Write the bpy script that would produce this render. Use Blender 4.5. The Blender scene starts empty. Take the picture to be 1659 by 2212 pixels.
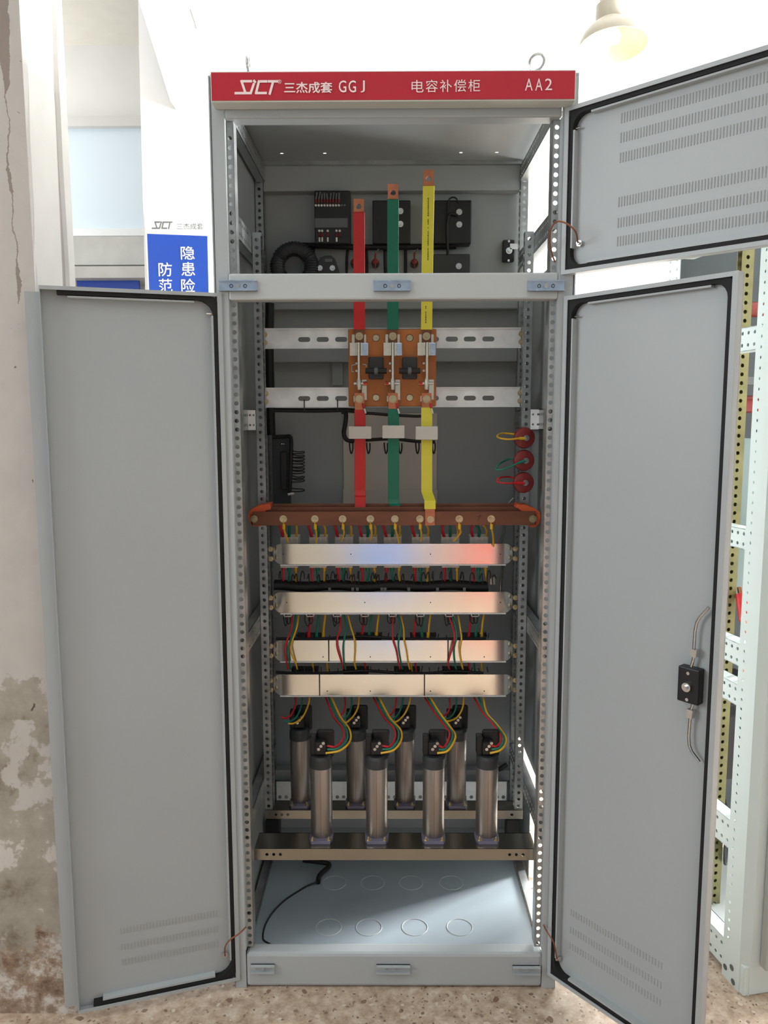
import bpy, bmesh, math, random
from mathutils import Vector, Matrix
random.seed(7)
S = bpy.context.scene
COL = S.collection
# ---------------------------------------------------------------- camera (fitted to the photograph, frame 1659x2212)
IW, IH = 1659, 2212
F, PITCH, ROLL, YAW = 1663.1, 0.12058, -0.00245, -0.00588
CPOS = Vector((-0.00792, -1.76918, 1.41422))
cyw, syw = math.cos(YAW), math.sin(YAW)
FW = Vector((syw*math.cos(PITCH), cyw*math.cos(PITCH), -math.sin(PITCH)))
R0 = Vector((cyw, -syw, 0)); U0 = R0.cross(FW)
RT = math.cos(ROLL)*R0 + math.sin(ROLL)*U0
UP = -math.sin(ROLL)*R0 + math.cos(ROLL)*U0
cam = bpy.data.cameras.new('camera'); camo = bpy.data.objects.new('camera', cam); COL.objects.link(camo)
M = Matrix((RT, UP, -FW)).transposed().to_4x4(); M.translation = CPOS
camo.matrix_world = M
cam.sensor_fit = 'VERTICAL'; cam.sensor_height = 36; cam.lens = F/IH*36; cam.clip_start = .02
S.camera = camo
# ---------------------------------------------------------------- light
w = bpy.data.worlds.new('world'); S.world = w; w.use_nodes = True
w.node_tree.nodes['Background'].inputs[0].default_value = (0.93, 0.97, 1.0, 1)
w.node_tree.nodes['Background'].inputs[1].default_value = 0.47
def area(name, loc, rot, sx, sy, power, col=(1, 1, 1)):
    l = bpy.data.lights.new(name, 'AREA'); l.shape = 'RECTANGLE'; l.size = sx; l.size_y = sy; l.energy = power; l.color = col
    o = bpy.data.objects.new(name, l); COL.objects.link(o); o.location = loc; o.rotation_euler = rot
    return o
# daylight through the big window in the right wall of the far room
area('window_daylight', (3.93, 2.35, 1.75), (0, math.radians(90), 0), 1.1, .9, 1050, (1, 1, 1))
# fill light added to brighten the niche
area('niche_fill', (-3.3, 3.8, 3.3), (0, math.radians(-90), 0), 1.2, .5, 22)
fl_ = area('front_window_daylight', (-3.9, -1.9, 2.5), (0, 0, 0), 1.8, 1.8, 88, (.93, .97, 1))  # daylight through a window high on the left of the front room
fl_.rotation_euler = (Vector((.2, 0, 1.0))-fl_.location).to_track_quat('-Z', 'Y').to_euler()
S.view_settings.view_transform = 'Standard'; S.view_settings.look = 'None'
S.view_settings.exposure = -0.25; S.view_settings.gamma = 1.0; S.view_settings.use_curve_mapping = False

def at(px, py, Y):
    d = FW + RT*((px-IW/2)/F) + UP*((IH/2-py)/F)
    return CPOS + d*((Y-CPOS.y)/d.y)
def atz(px, py, Z):
    d = FW + RT*((px-IW/2)/F) + UP*((IH/2-py)/F)
    return CPOS + d*((Z-CPOS.z)/d.z)
def atp(px, py, P0, n):
    d = FW + RT*((px-IW/2)/F) + UP*((IH/2-py)/F)
    return CPOS + d*((P0-CPOS).dot(n)/d.dot(n))

# ---------------------------------------------------------------- materials
def srgb(c):
    return tuple(((x/255)/12.92 if x/255 <= .04045 else ((x/255+.055)/1.055)**2.4) for x in c) + (1,)
MATS = {}
def mat(name, rgb, rough=.5, metal=0, var=.0, vscale=8, bump=0, bscale=300, coat=0, stretch=None, spec=.5, emit=0, alpha=None):
    m = bpy.data.materials.new(name); m.use_nodes = True; nt = m.node_tree; b = nt.nodes['Principled BSDF']
    b.inputs['Roughness'].default_value = rough; b.inputs['Metallic'].default_value = metal
    b.inputs['Specular IOR Level'].default_value = spec
    c = srgb(rgb); b.inputs['Base Color'].default_value = c
    tc = nt.nodes.new('ShaderNodeTexCoord'); mp = nt.nodes.new('ShaderNodeMapping'); nt.links.new(tc.outputs['Object'], mp.inputs[0])
    if stretch: mp.inputs['Scale'].default_value = stretch
    if var:
        n = nt.nodes.new('ShaderNodeTexNoise'); n.inputs['Scale'].default_value = vscale; n.inputs['Detail'].default_value = 6
        nt.links.new(mp.outputs[0], n.inputs['Vector'])
        r = nt.nodes.new('ShaderNodeValToRGB'); nt.links.new(n.outputs[0], r.inputs[0])
        r.color_ramp.elements[0].position = .3; r.color_ramp.elements[1].position = .7
        r.color_ramp.elements[0].color = tuple(max(0, x*(1-var)) for x in c[:3])+(1,)
        r.color_ramp.elements[1].color = tuple(min(1, x*(1+var)) for x in c[:3])+(1,)
        nt.links.new(r.outputs[0], b.inputs['Base Color'])
        if metal:
            mr = nt.nodes.new('ShaderNodeMapRange'); mr.inputs[3].default_value = max(.02, rough*.8); mr.inputs[4].default_value = rough*1.25
            nt.links.new(n.outputs[0], mr.inputs[0]); nt.links.new(mr.outputs[0], b.inputs['Roughness'])
    if bump:
        n2 = nt.nodes.new('ShaderNodeTexNoise'); n2.inputs['Scale'].default_value = bscale; n2.inputs['Detail'].default_value = 3
        nt.links.new(mp.outputs[0], n2.inputs['Vector'])
        bp = nt.nodes.new('ShaderNodeBump'); bp.inputs['Strength'].default_value = bump; bp.inputs['Distance'].default_value = .002
        nt.links.new(n2.outputs[0], bp.inputs['Height']); nt.links.new(bp.outputs[0], b.inputs['Normal'])
    if emit:
        b.inputs['Emission Color'].default_value = c; b.inputs['Emission Strength'].default_value = emit
    MATS[name] = m
    return m
GREY = mat('painted_grey_steel', (173, 179, 181), .42, var=.02, vscale=3, bump=.08, bscale=900)
GREYB = mat('painted_blue_grey_steel', (186, 191, 191), .45, var=.03, vscale=4, bump=.08, bscale=900)
INNER = mat('painted_inner_steel', (158, 163, 164), .5, var=.03, vscale=4, bump=.05, bscale=900)
ZINC = mat('galvanised_steel', (176, 180, 180), .38, .85, var=.16, vscale=22, bump=.1, bscale=120)
ZINCB = mat('bright_galvanised_steel', (236, 238, 238), .34, .3, var=.14, vscale=16, bump=.08, bscale=90)
YZINC = mat('yellow_passivated_steel', (130, 126, 88), .4, .6, var=.2, vscale=18)
ALU = mat('polished_aluminium_strip', (240, 236, 226), .2, 1, var=.03, vscale=5, bump=.012, bscale=10, stretch=(1, 1, 2.5))
CAN = mat('brushed_aluminium_can', (158, 151, 145), .36, .9, var=.08, vscale=30, stretch=(1, 1, .1))
STEEL = mat('bright_steel', (206, 206, 204), .25, 1, var=.05, vscale=60)
BRASS = mat('passivated_bolt', (200, 186, 150), .32, .9, var=.15, vscale=90)
CHROME = mat('blue_zinc_plate', (190, 205, 222), .25, .8, var=.12, vscale=50)
SILVER = mat('silvered_contact', (224, 222, 208), .35, .5, var=.08, vscale=80)
COPPER = mat('bare_copper', (196, 124, 92), .38, .85, var=.14, vscale=40)
COPPERD = mat('tarnished_copper_bar', (122, 78, 58), .42, .4, var=.18, vscale=26, stretch=(.35, 1, 1.5))
BAKE = mat('brown_laminate_board', (182, 110, 52), .5, var=.14, vscale=14)
BLACK = mat('black_plastic', (22, 22, 24), .45, var=.1, vscale=40)
DARK = mat('dark_grey_plastic', (52, 54, 56), .5, var=.1, vscale=30)
MIDG = mat('mid_grey_plastic', (100, 103, 105), .5)
RUB = mat('black_rubber', (20, 20, 21), .75)
HARN = mat('black_cable_wrap', (14, 14, 15), .6, bump=.5, bscale=160)
RED = mat('red_insulation', (196, 26, 40), .45)
GREEN = mat('green_insulation', (14, 116, 92), .45)
YEL = mat('yellow_insulation', (222, 172, 34), .45)
SRED = mat('red_heat_shrink', (200, 32, 32), .42, var=.05, vscale=20)
SGRN = mat('green_heat_shrink', (8, 112, 86), .42, var=.05, vscale=20)
SYEL = mat('yellow_heat_shrink', (226, 214, 66), .42, var=.04, vscale=20)
ORANGE = mat('orange_moulding', (200, 86, 44), .5, var=.06, vscale=30)
OXRED = mat('oxide_red_resin', (128, 34, 32), .4, var=.1, vscale=40)
WHITE = mat('white_plastic', (222, 218, 210), .5)
PALE = mat('pale_grey_label', (205, 199, 190), .5, var=.03)
NRED = mat('nameplate_red', (182, 30, 48), .4, var=.03, vscale=6)
NTXT = mat('nameplate_lettering', (246, 226, 224), .5)
NEDGE = mat('nameplate_edge', (206, 210, 200), .45)
LILAC = mat('lilac_bracket', (122, 120, 140), .4, .3, var=.06, vscale=60)
SLOT = mat('vent_slot_shadow_gap', (148, 152, 152), .6)
SLOTL = mat('vent_slot_faint', (163, 167, 167), .6)
CWIRE = mat('copper_earth_lead', (150, 92, 68), .45, .4)
NWHITE = mat('pale_blue_white_paint', (226, 238, 236), .4, var=.02, vscale=5)
NPANEL = mat('warm_grey_panel', (190, 188, 184), .45, var=.02, vscale=3)
NDARK = mat('dark_inner_plate', (62, 70, 74), .5, var=.2, vscale=6)
PLAST = mat('far_room_plaster', (238, 240, 240), .9, var=.01, vscale=2, bump=.1, bscale=30)
PLAST2 = mat('niche_plaster', (232, 232, 230), .9, var=.03, vscale=2.5)
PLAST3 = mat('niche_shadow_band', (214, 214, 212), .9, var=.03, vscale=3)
GLASSB = mat('frosted_window_glass', (210, 224, 232), .35, emit=.1)
STONE = mat('grey_stone_ledge', (196, 197, 194), .7, var=.09, vscale=6)
BLUE = mat('poster_blue', (10, 68, 168), .45, var=.05, vscale=3)
BLUED = mat('deep_blue_sign', (16, 70, 180), .45)
PWHITE = mat('poster_white', (244, 246, 246), .5)
PGREY = mat('poster_grey_ink', (110, 112, 112), .5)
LAMPM = mat('cream_enamel_shade', (150, 143, 126), .4, var=.04, vscale=20)
BULB = mat('lit_bulb', (255, 236, 190), .4, emit=4)
RESIN = mat('wood_brown', (120, 84, 60), .6)

def plaster_pillar():
    m = bpy.data.materials.new('old_stained_plaster'); m.use_nodes = True; nt = m.node_tree; b = nt.nodes['Principled BSDF']
    L = nt.links.new; N = nt.nodes.new
    b.inputs['Roughness'].default_value = .85
    g = N('ShaderNodeNewGeometry'); sx = N('ShaderNodeSeparateXYZ'); L(g.outputs['Position'], sx.inputs[0])
    def noise(scale, det=6, rough=.6, vec=None, dist=0):
        n = N('ShaderNodeTexNoise'); n.inputs['Scale'].default_value = scale; n.inputs['Detail'].default_value = det
        n.inputs['Roughness'].default_value = rough; n.inputs['Distortion'].default_value = dist
        L(vec or g.outputs['Position'], n.inputs['Vector']); return n
    def ramp(src, stops):
        r = N('ShaderNodeValToRGB'); L(src, r.inputs[0]); e = r.color_ramp.elements
        e[0].position, e[0].color = stops[0][0], stops[0][1]; e[1].position, e[1].color = stops[-1][0], stops[-1][1]
        for p, c in stops[1:-1]:
            x = e.new(p); x.color = c
        return r
    def mix(f, a, c, mode='MIX'):
        x = N('ShaderNodeMix'); x.data_type = 'RGBA'; x.blend_type = mode
        if isinstance(f, float): x.inputs[0].default_value = f
        else: L(f, x.inputs[0])
        for s, k in ((a, 6), (c, 7)):
            if isinstance(s, tuple): x.inputs[k].default_value = s
            else: L(s, x.inputs[k])
        return x.outputs[2]
    def mth(op, a, c=None, d=None):
        x = N('ShaderNodeMath'); x.operation = op
        for i, s in enumerate((a, c, d)):
            if s is None: continue
            if isinstance(s, (int, float)): x.inputs[i].default_value = s
            else: L(s, x.inputs[i])
        return x.outputs[0]
    K = (0, 0, 0, 1); W = (1, 1, 1, 1)
    n1 = noise(2.2, 5)
    base = ramp(n1.outputs[0], [(.3, srgb((184, 178, 170))), (.55, srgb((196, 190, 183))), (.75, srgb((176, 173, 168)))])
    # worn lower half: bare yellowish render with brown patches, low down more of it
    n2 = noise(5, 8, .62); low = mth('MULTIPLY_ADD', sx.outputs[2], -.6, .90)
    f2 = ramp(mth('ADD', n2.outputs[0], low), [(.98, K), (1.02, W)])
    n3 = noise(9, 8, .65)
    worn = ramp(n3.outputs[0], [(.3, srgb((120, 106, 88))), (.42, srgb((158, 151, 137))), (.57, srgb((174, 167, 154))), (.6, srgb((206, 200, 192)))])
    c = mix(f2.outputs[0], base.outputs[0], worn.outputs[0])
    # the foot of the wall: brown and pale blotches
    n4 = noise(7, 8, .7); f4 = ramp(mth('ADD', n4.outputs[0], mth('MULTIPLY', sx.outputs[2], -1.1)), [(.34, K), (.40, W)])
    foot = ramp(noise(11, 6, .7).outputs[0], [(.38, srgb((112, 88, 70))), (.5, srgb((160, 140, 122))), (.58, srgb((210, 204, 196)))])
    c = mix(f4.outputs[0], c, foot.outputs[0])
    # small dark pits and scratches
    n5 = noise(26, 4, .7, dist=1.2); f5 = ramp(n5.outputs[0], [(.27, W), (.31, K)])
    c = mix(f5.outputs[0], c, srgb((92, 82, 72)))
    # long crack showing the brown render, upper part near the corner
    wob = mth('MULTIPLY', mth('SUBTRACT', noise(7, 6, .7).outputs[0], .5), .045)
    d = mth('ABSOLUTE', mth('SUBTRACT', mth('SUBTRACT', sx.outputs[0], wob), -.799))
    wid = mth('MULTIPLY', ramp(noise(3.1, 2).outputs[0], [(.42, K), (.62, W)]).outputs[0], .012)
    on = mth('LESS_THAN', d, mth('ADD', wid, .0012)); hi = mth('GREATER_THAN', sx.outputs[2], 1.66)
    frt = mth('LESS_THAN', sx.outputs[1], -.08)
    c = mix(mth('MULTIPLY', mth('MULTIPLY', mth('MULTIPLY', on, hi), frt), .75), c, srgb((128, 112, 100)))
    L(c, b.inputs['Base Color'])
    bp = N('ShaderNodeBump'); bp.inputs['Strength'].default_value = .5; bp.inputs['Distance'].default_value = .006
    L(mth('ADD', n3.outputs[0], n2.outputs[0]), bp.inputs['Height']); L(bp.outputs[0], b.inputs['Normal'])
    return m
PILLAR = plaster_pillar()
def terrazzo():
    m = bpy.data.materials.new('terrazzo'); m.use_nodes = True; nt = m.node_tree; b = nt.nodes['Principled BSDF']
    L = nt.links.new; N = nt.nodes.new; g = N('ShaderNodeNewGeometry')
    b.inputs['Roughness'].default_value = .45
    n = N('ShaderNodeTexNoise'); n.inputs['Scale'].default_value = 30; n.inputs['Detail'].default_value = 8; n.inputs['Roughness'].default_value = .7
    L(g.outputs['Position'], n.inputs['Vector'])
    r = N('ShaderNodeValToRGB'); L(n.outputs[0], r.inputs[0]); e = r.color_ramp.elements
    e[0].position = .32; e[0].color = srgb((150, 127, 106)); e[1].position = .68; e[1].color = srgb((216, 203, 186))
    x = e.new(.5); x.color = srgb((188, 167, 146))
    col = r.outputs[0]
    wn = N('ShaderNodeTexNoise'); wn.inputs['Scale'].default_value = 45; L(g.outputs['Position'], wn.inputs['Vector'])
    vm = N('ShaderNodeVectorMath'); vm.operation = 'MULTIPLY_ADD'; L(wn.outputs['Color'], vm.inputs[0]); vm.inputs[1].default_value = (.016,)*3; L(g.outputs['Position'], vm.inputs[2])
    for sc, th, c1, sel in ((34, .33, (112, 84, 64), .62), (62, .36, (134, 112, 96), .5), (48, .34, (216, 204, 186), .55), (95, .34, (98, 78, 66), .6)):
        v = N('ShaderNodeTexVoronoi'); v.inputs['Scale'].default_value = sc; L(vm.outputs[0], v.inputs['Vector'])
        v.inputs['Randomness'].default_value = 1
        s = N('ShaderNodeSeparateColor'); L(v.outputs['Color'], s.inputs[0])
        a = N('ShaderNodeMath'); a.operation = 'GREATER_THAN'; L(s.outputs[0], a.inputs[0]); a.inputs[1].default_value = sel
        z = N('ShaderNodeMath'); z.operation = 'MULTIPLY'; L(s.outputs[1], z.inputs[0]); z.inputs[1].default_value = th
        d = N('ShaderNodeMath'); d.operation = 'LESS_THAN'; L(v.outputs['Distance'], d.inputs[0]); L(z.outputs[0], d.inputs[1])
        k = N('ShaderNodeMath'); k.operation = 'MULTIPLY'; L(a.outputs[0], k.inputs[0]); L(d.outputs[0], k.inputs[1])
        k2 = N('ShaderNodeMath'); k2.operation = 'MULTIPLY'; L(k.outputs[0], k2.inputs[0]); k2.inputs[1].default_value = .8
        mx = N('ShaderNodeMix'); mx.data_type = 'RGBA'; L(k2.outputs[0], mx.inputs[0]); L(col, mx.inputs[6]); mx.inputs[7].default_value = srgb(c1)
        col = mx.outputs[2]
    L(col, b.inputs['Base Color'])
    return m
TERR = terrazzo()

# ---------------------------------------------------------------- mesh builder
def smooth_path(pts, n=6):
    pts = [Vector(p) for p in pts]
    if len(pts) < 3: return pts
    P = [pts[0]*2-pts[1]] + pts + [pts[-1]*2-pts[-2]]; out = []
    for i in range(1, len(P)-2):
        for k in range(n):
            t = k/n; a, b, c, d = P[i-1], P[i], P[i+1], P[i+2]
            out.append(.5*((2*b)+(c-a)*t+(2*a-5*b+4*c-d)*t*t+(3*b-a-3*c+d)*t**3))
    out.append(pts[-1]); return out
class MB:
    def __init__(s, X=None): s.v = []; s.f = []; s.X = X
    def add(s, vs, fs):
        o = len(s.v)
        for p in vs:
            p = Vector(p)
            s.v.append(s.X @ p if s.X else p)
        s.f += [tuple(i+o for i in f) for f in fs]; return s
    def box(s, x0, x1, y0, y1, z0, z1):
        return s.add([(x, y, z) for z in (z0, z1) for y in (y0, y1) for x in (x0, x1)],
                     [(0, 2, 3, 1), (4, 5, 7, 6), (0, 1, 5, 4), (2, 6, 7, 3), (0, 4, 6, 2), (1, 3, 7, 5)])
    def bar(s, p0, p1, wd, th, up=(0, 0, 1)):      # rectangular bar between two points
        p0, p1 = Vector(p0), Vector(p1); d = (p1-p0).normalized(); a = d.cross(Vector(up))
        if a.length < 1e-4: a = d.cross(Vector((0, 1, 0)))
        a.normalize(); b = a.cross(d)
        vs = [p+a*(i*wd/2)+b*(j*th/2) for p in (p0, p1) for (i, j) in ((-1, -1), (1, -1), (1, 1), (-1, 1))]
        return s.add(vs, [(0, 1, 2, 3), (7, 6, 5, 4)]+[(i, i+4, (i+1) % 4+4, (i+1) % 4) for i in range(4)])
    def cyl(s, p0, p1, r, n=14, r2=None, ph=0):
        p0, p1 = Vector(p0), Vector(p1); r2 = r if r2 is None else r2; d = (p1-p0).normalized()
        a = d.orthogonal().normalized(); b = d.cross(a)
        vs = []
        for p, q in ((p0, r), (p1, r2)):
            for k in range(n):
                t = 2*math.pi*k/n+ph; vs.append(p+a*(q*math.cos(t))+b*(q*math.sin(t)))
        return s.add(vs, [tuple(range(n-1, -1, -1)), tuple(range(n, 2*n))]+[(k, (k+1) % n, (k+1) % n+n, k+n) for k in range(n)])
    def tube(s, pts, r, n=7, sm=6, closed=False, r2=None):
        P = smooth_path(pts, sm) if sm > 1 else [Vector(p) for p in pts]
        vs = []; fr = None; m = len(P)
        for i, p in enumerate(P):
            d = (P[min(i+1, m-1)]-P[max(i-1, 0)])
            if d.length < 1e-9: d = Vector((0, 0, 1))
            d.normalize()
            fr = d.orthogonal().normalized() if fr is None else (fr-d*fr.dot(d))
            if fr.length < 1e-6: fr = d.orthogonal()
            fr.normalize(); b = d.cross(fr); rr = r if r2 is None else r+(r2-r)*i/(m-1)
            for k in range(n):
                t = 2*math.pi*k/n; vs.append(p+fr*(rr*math.cos(t))+b*(rr*math.sin(t)))
        fs = [(i*n+k, i*n+(k+1) % n, (i+1)*n+(k+1) % n, (i+1)*n+k) for i in range(m-1) for k in range(n)]
        fs += [tuple(range(n-1, -1, -1)), tuple(range((m-1)*n, m*n))]
        return s.add(vs, fs)
    def lathe(s, prof, o, ax=(0, 0, 1), n=24, sx=1, sy=1):
        o = Vector(o); ax = Vector(ax).normalized()
        a = Vector((1, 0, 0)) if abs(ax.z) > .9 else ax.orthogonal().normalized(); b = ax.cross(a)
        vs = [o+ax*h+a*(r*sx*math.cos(2*math.pi*k/n))+b*(r*sy*math.sin(2*math.pi*k/n)) for r, h in prof for k in range(n)]
        m = len(prof)
        fs = [(i*n+k, i*n+(k+1) % n, (i+1)*n+(k+1) % n, (i+1)*n+k) for i in range(m-1) for k in range(n)]
        if prof[0][0] > 1e-6 and prof[0] != prof[-1]: fs.append(tuple(range(n-1, -1, -1)))
        if prof[-1][0] > 1e-6 and prof[0] != prof[-1]: fs.append(tuple(range((m-1)*n, m*n)))
        return s.add(vs, fs)
    def torus(s, o, ax, R, r, n=20, k=6, a0=0, a1=360):
        ax = Vector(ax).normalized(); a = ax.orthogonal().normalized() if abs(ax.z) < .9 else Vector((1, 0, 0)); b = ax.cross(a); o = Vector(o)
        pts = [o+a*(R*math.cos(math.radians(a0+(a1-a0)*i/n)))+b*(R*math.sin(math.radians(a0+(a1-a0)*i/n))) for i in range(n+1)]
        return s.tube(pts, r, k, 1)
    def prism(s, poly, o, u, v, th):               # polygon in (u,v), extruded along u x v by th
        o, u, v = Vector(o), Vector(u), Vector(v); nn = u.cross(v).normalized(); m = len(poly)
        vs = [o+u*a+v*b+nn*t for t in (0, th) for a, b in poly]
        return s.add(vs, [tuple(range(m-1, -1, -1)), tuple(range(m, 2*m))]+[(k, (k+1) % m, (k+1) % m+m, k+m) for k in range(m)])
    def perf(s, o, u, v, nu, pu, nv, pv, r, th, mu=(0, 0), mv=(0, 0), mask=None, sq=1):   # perforated strip with real holes
        o, u, v = Vector(o), Vector(u).normalized(), Vector(v).normalized(); nn = u.cross(v)
        o2 = o+u*mu[0]+v*mv[0]
        for i in range(nu):
            for j in range(nv):
                c = o2+u*(pu*(i+.5))+v*(pv*(j+.5)); hu, hv = pu/2, pv/2
                cor = [(hu, 0), (hu, hv), (0, hv), (-hu, hv), (-hu, 0), (-hu, -hv), (0, -hv), (hu, -hv)]
                vs = []
                for t in (0, th):
                    vs += [c+u*a+v*b+nn*t for a, b in cor]
                    vs += [c+u*(r*sq*math.cos(k*math.pi/4))+v*(r*math.sin(k*math.pi/4))+nn*t for k in range(8)]
                if mask and not mask(i, j):
                    s.add(vs[:8]+vs[16:24], [tuple(range(8)), tuple(range(15, 7, -1))]); continue
                fs = []
                for k in range(8):
                    l = (k+1) % 8
                    fs += [(k, l, 8+l, 8+k), (16+l, 16+k, 24+k, 24+l), (8+k, 8+l, 24+l, 24+k)]
                s.add(vs, fs)
        LU = mu[0]+mu[1]+nu*pu; LV = mv[0]+mv[1]+nv*pv
        def q(a0, a1, b0, b1):
            vs = [o+u*a+v*b+nn*t for t in (0, th) for a, b in ((a0, b0), (a1, b0), (a1, b1), (a0, b1))]
            s.add(vs, [(3, 2, 1, 0), (4, 5, 6, 7)]+[(k, (k+1) % 4, (k+1) % 4+4, k+4) for k in range(4)])
        if mu[0]: q(0, mu[0], 0, LV)
        if mu[1]: q(LU-mu[1], LU, 0, LV)
        if mv[0]: q(mu[0], LU-mu[1], 0, mv[0])
        if mv[1]: q(mu[0], LU-mu[1], LV-mv[1], LV)
        return s
OFF = {}
NORECALC = False
def build(name, mb, m, parent=None, smooth=False, bev=0, label=None, loc=None, shift=None):
    me = bpy.data.meshes.new(name)
    if parent is not None: off = OFF[parent.name]
    else:
        if loc is None:
            xs = [v.x for v in mb.v]; ys = [v.y for v in mb.v]; zs = [v.z for v in mb.v]
            loc = Vector(((min(xs)+max(xs))/2, (min(ys)+max(ys))/2, min(zs)))
        off = Vector(loc)
    me.from_pydata([tuple(v-off) for v in mb.v], [], mb.f)
    bm = bmesh.new(); bm.from_mesh(me); bmesh.ops.recalc_face_normals(bm, faces=bm.faces); bm.to_mesh(me); bm.free()
    me.materials.append(m)
    if smooth:
        me.shade_smooth(); me.set_sharp_from_angle(angle=math.radians(38))
    o = bpy.data.objects.new(name, me); COL.objects.link(o)
    if parent is not None: o.parent = parent
    else: o.location = off
    OFF[o.name] = off
    if bev:
        b = o.modifiers.new('bevel', 'BEVEL'); b.width = bev; b.segments = 2; b.limit_method = 'ANGLE'
    if label: o['label'] = label
    return o
def tag(o, label, cat, group=None):
    o['label'] = label; o['category'] = cat
    if group: o['group'] = group
    return o
def thing(name, loc, label, cat, group=None):
    o = bpy.data.objects.new(name, None); COL.objects.link(o); o.location = loc; o.empty_display_size = .05
    OFF[o.name] = Vector(loc); return tag(o, label, cat, group)
def kind(o, k='structure'): o['kind'] = k; return o
def text_mb(s, o, u, v, x0, x1, z0, z1, depth=.0006, bold=0, shear=0):
    """lettering fitted into the box [x0,x1]x[z0,z1] of the plane (o,u,v)"""
    c = bpy.data.curves.new('lettering', 'FONT'); c.body = s; c.size = 1; c.offset = bold; c.shear = shear; c.resolution_u = 3
    t = bpy.data.objects.new('lettering_tmp', c); COL.objects.link(t)
    dg = bpy.context.evaluated_depsgraph_get(); me = bpy.data.meshes.new_from_object(t.evaluated_get(dg))
    bpy.data.objects.remove(t); bpy.data.curves.remove(c)
    if not me.vertices: return MB()
    xs = [p.co.x for p in me.vertices]; ys = [p.co.y for p in me.vertices]
    ax, ay = (x1-x0)/max(1e-6, max(xs)-min(xs)), (z1-z0)/max(1e-6, max(ys)-min(ys))
    o, u, v = Vector(o), Vector(u), Vector(v); nn = u.cross(v)
    mb = MB(); mb.add([o+u*(x0+(p.co.x-min(xs))*ax)+v*(z0+(p.co.y-min(ys))*ay)+nn*depth for p in me.vertices], [tuple(f.vertices) for f in me.polygons])
    bpy.data.meshes.remove(me); return mb
def strokes(mb, segs, wd, f):
    for (a, b) in segs:
        a, b = Vector(a), Vector(b); d = (b-a).normalized(); n = Vector((-d.y, d.x))*wd/2; a2, b2 = a-d*wd*.0, b+d*wd*.0
        poly = [a2+n, b2+n, b2-n, a2-n]; mb.add([f(p) for p in poly], [(0, 1, 2, 3)])

# ================================================================ the room
fl = MB().box(-5, 4, -5.5, 5.0, -.1, 0); kind(build('floor', fl, TERR))
kind(build('ceiling', MB().box(-5, 4.1, -5.5, 5.2, 4.7, 4.8), PLAST))
PYF = -.085
XE = at(64, 420, PYF).x
def onx(px, py, X_):
    d = FW + RT*((px-IW/2)/F) + UP*((IH/2-py)/F)
    return CPOS + d*((X_-CPOS.x)/d.x)
YB = onx(146, 420, XE).y; YG0 = onx(122, 420, XE).y; YG1 = onx(131, 420, XE).y
kind(build('wall_left', MB().box(-2.6, XE, PYF, YB, 0, 4.7), PILLAR))
# the whitewashed end of the wall with its long groove
jb = MB()
def jagg(z, s): return .005*math.sin(z*9+s)+.003*math.sin(z*23+s*2)
vs = []; fs = []
zs = [i*.1175 for i in range(41)]
for z in zs:
    row = [(XE, PYF+.0005), (XE+.005, PYF+.008+jagg(z, 1)), (XE+.005, YG0+jagg(z, 2)*.7), (XE-.0005, YG0+.003+jagg(z, 2)*.7), (XE-.0005, YG1+jagg(z, 5)*.5), (XE+.008, YG1+.005+jagg(z, 5)*.5), (XE+.008, YB+.001), (XE, YB+.001)]
    vs += [(x, y, z) for x, y in row]
for i in range(len(zs)-1):
    for k in range(7): fs.append((i*8+k, i*8+k+1, (i+1)*8+k+1, (i+1)*8+k))
jb.add(vs, fs); JMAT = mat('whitewash_jamb', (234, 234, 231), .9, var=.05, vscale=5, bump=.4, bscale=25)
kind(build('trim_1', jb, JMAT))
# far wall W1 with a slanting opening on its left
def P32(px, py): p = at(px, py, 3.2); return (p.x, p.z)
poly = [(-1.58, 0), P32(313, 600), P32(302, 232), P32(300, 215), P32(368, 218), P32(300, 0), P32(262, -120), (-1.75, 4.7), (4.0, 4.7), (4.0, 0)]
mb = MB(); m = len(poly)
a = [(-1.58, 0), P32(313, 600), P32(300, 100), P32(297, -120), (P32(297, -120)[0], 4.7), (4.0, 4.7), (4.0, 0)]
mb.prism(a, (0, 3.2, 0), (1, 0, 0), (0, 0, 1), -.2)
kind(build('wall_back', mb, PLAST))
def P28(px, py): p = at(px, py, 3.06); return (p.x, p.z)
mb = MB(); a = [P28(368, 218), P28(298, -6), P28(262, -120), (P28(262, -120)[0], 4.7), (4.0, 4.7), (4.0, P28(368, 218)[1])]
mb.prism(a, (0, 3.06, 0), (1, 0, 0), (0, 0, 1), -.14)
kind(build('trim_7', mb, PLAST))
# the niche behind it
mb = MB(); p0 = at(100, 620, 4.2); p1 = at(345, 97, 4.2); mb.box(-3.6, -.9, 4.2, 4.3, 0, p1.z)
kind(build('wall_niche', mb, PLAST2))
mb = MB().box(-3.6, -.9, 3.42, 4.3, p1.z, p1.z+.08); kind(build('trim_2', mb, mat('niche_ceiling', (228, 226, 216), .9, var=.03)))
za = at(200, 272, 4.12).z; zb = at(200, 250, 4.12).z
kind(build('niche_shade_strip', MB().box(-3.0, -1.5, 4.12, 4.2, za, zb), PLAST3))  # shadow band put in as a strip of darker plaster
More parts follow.
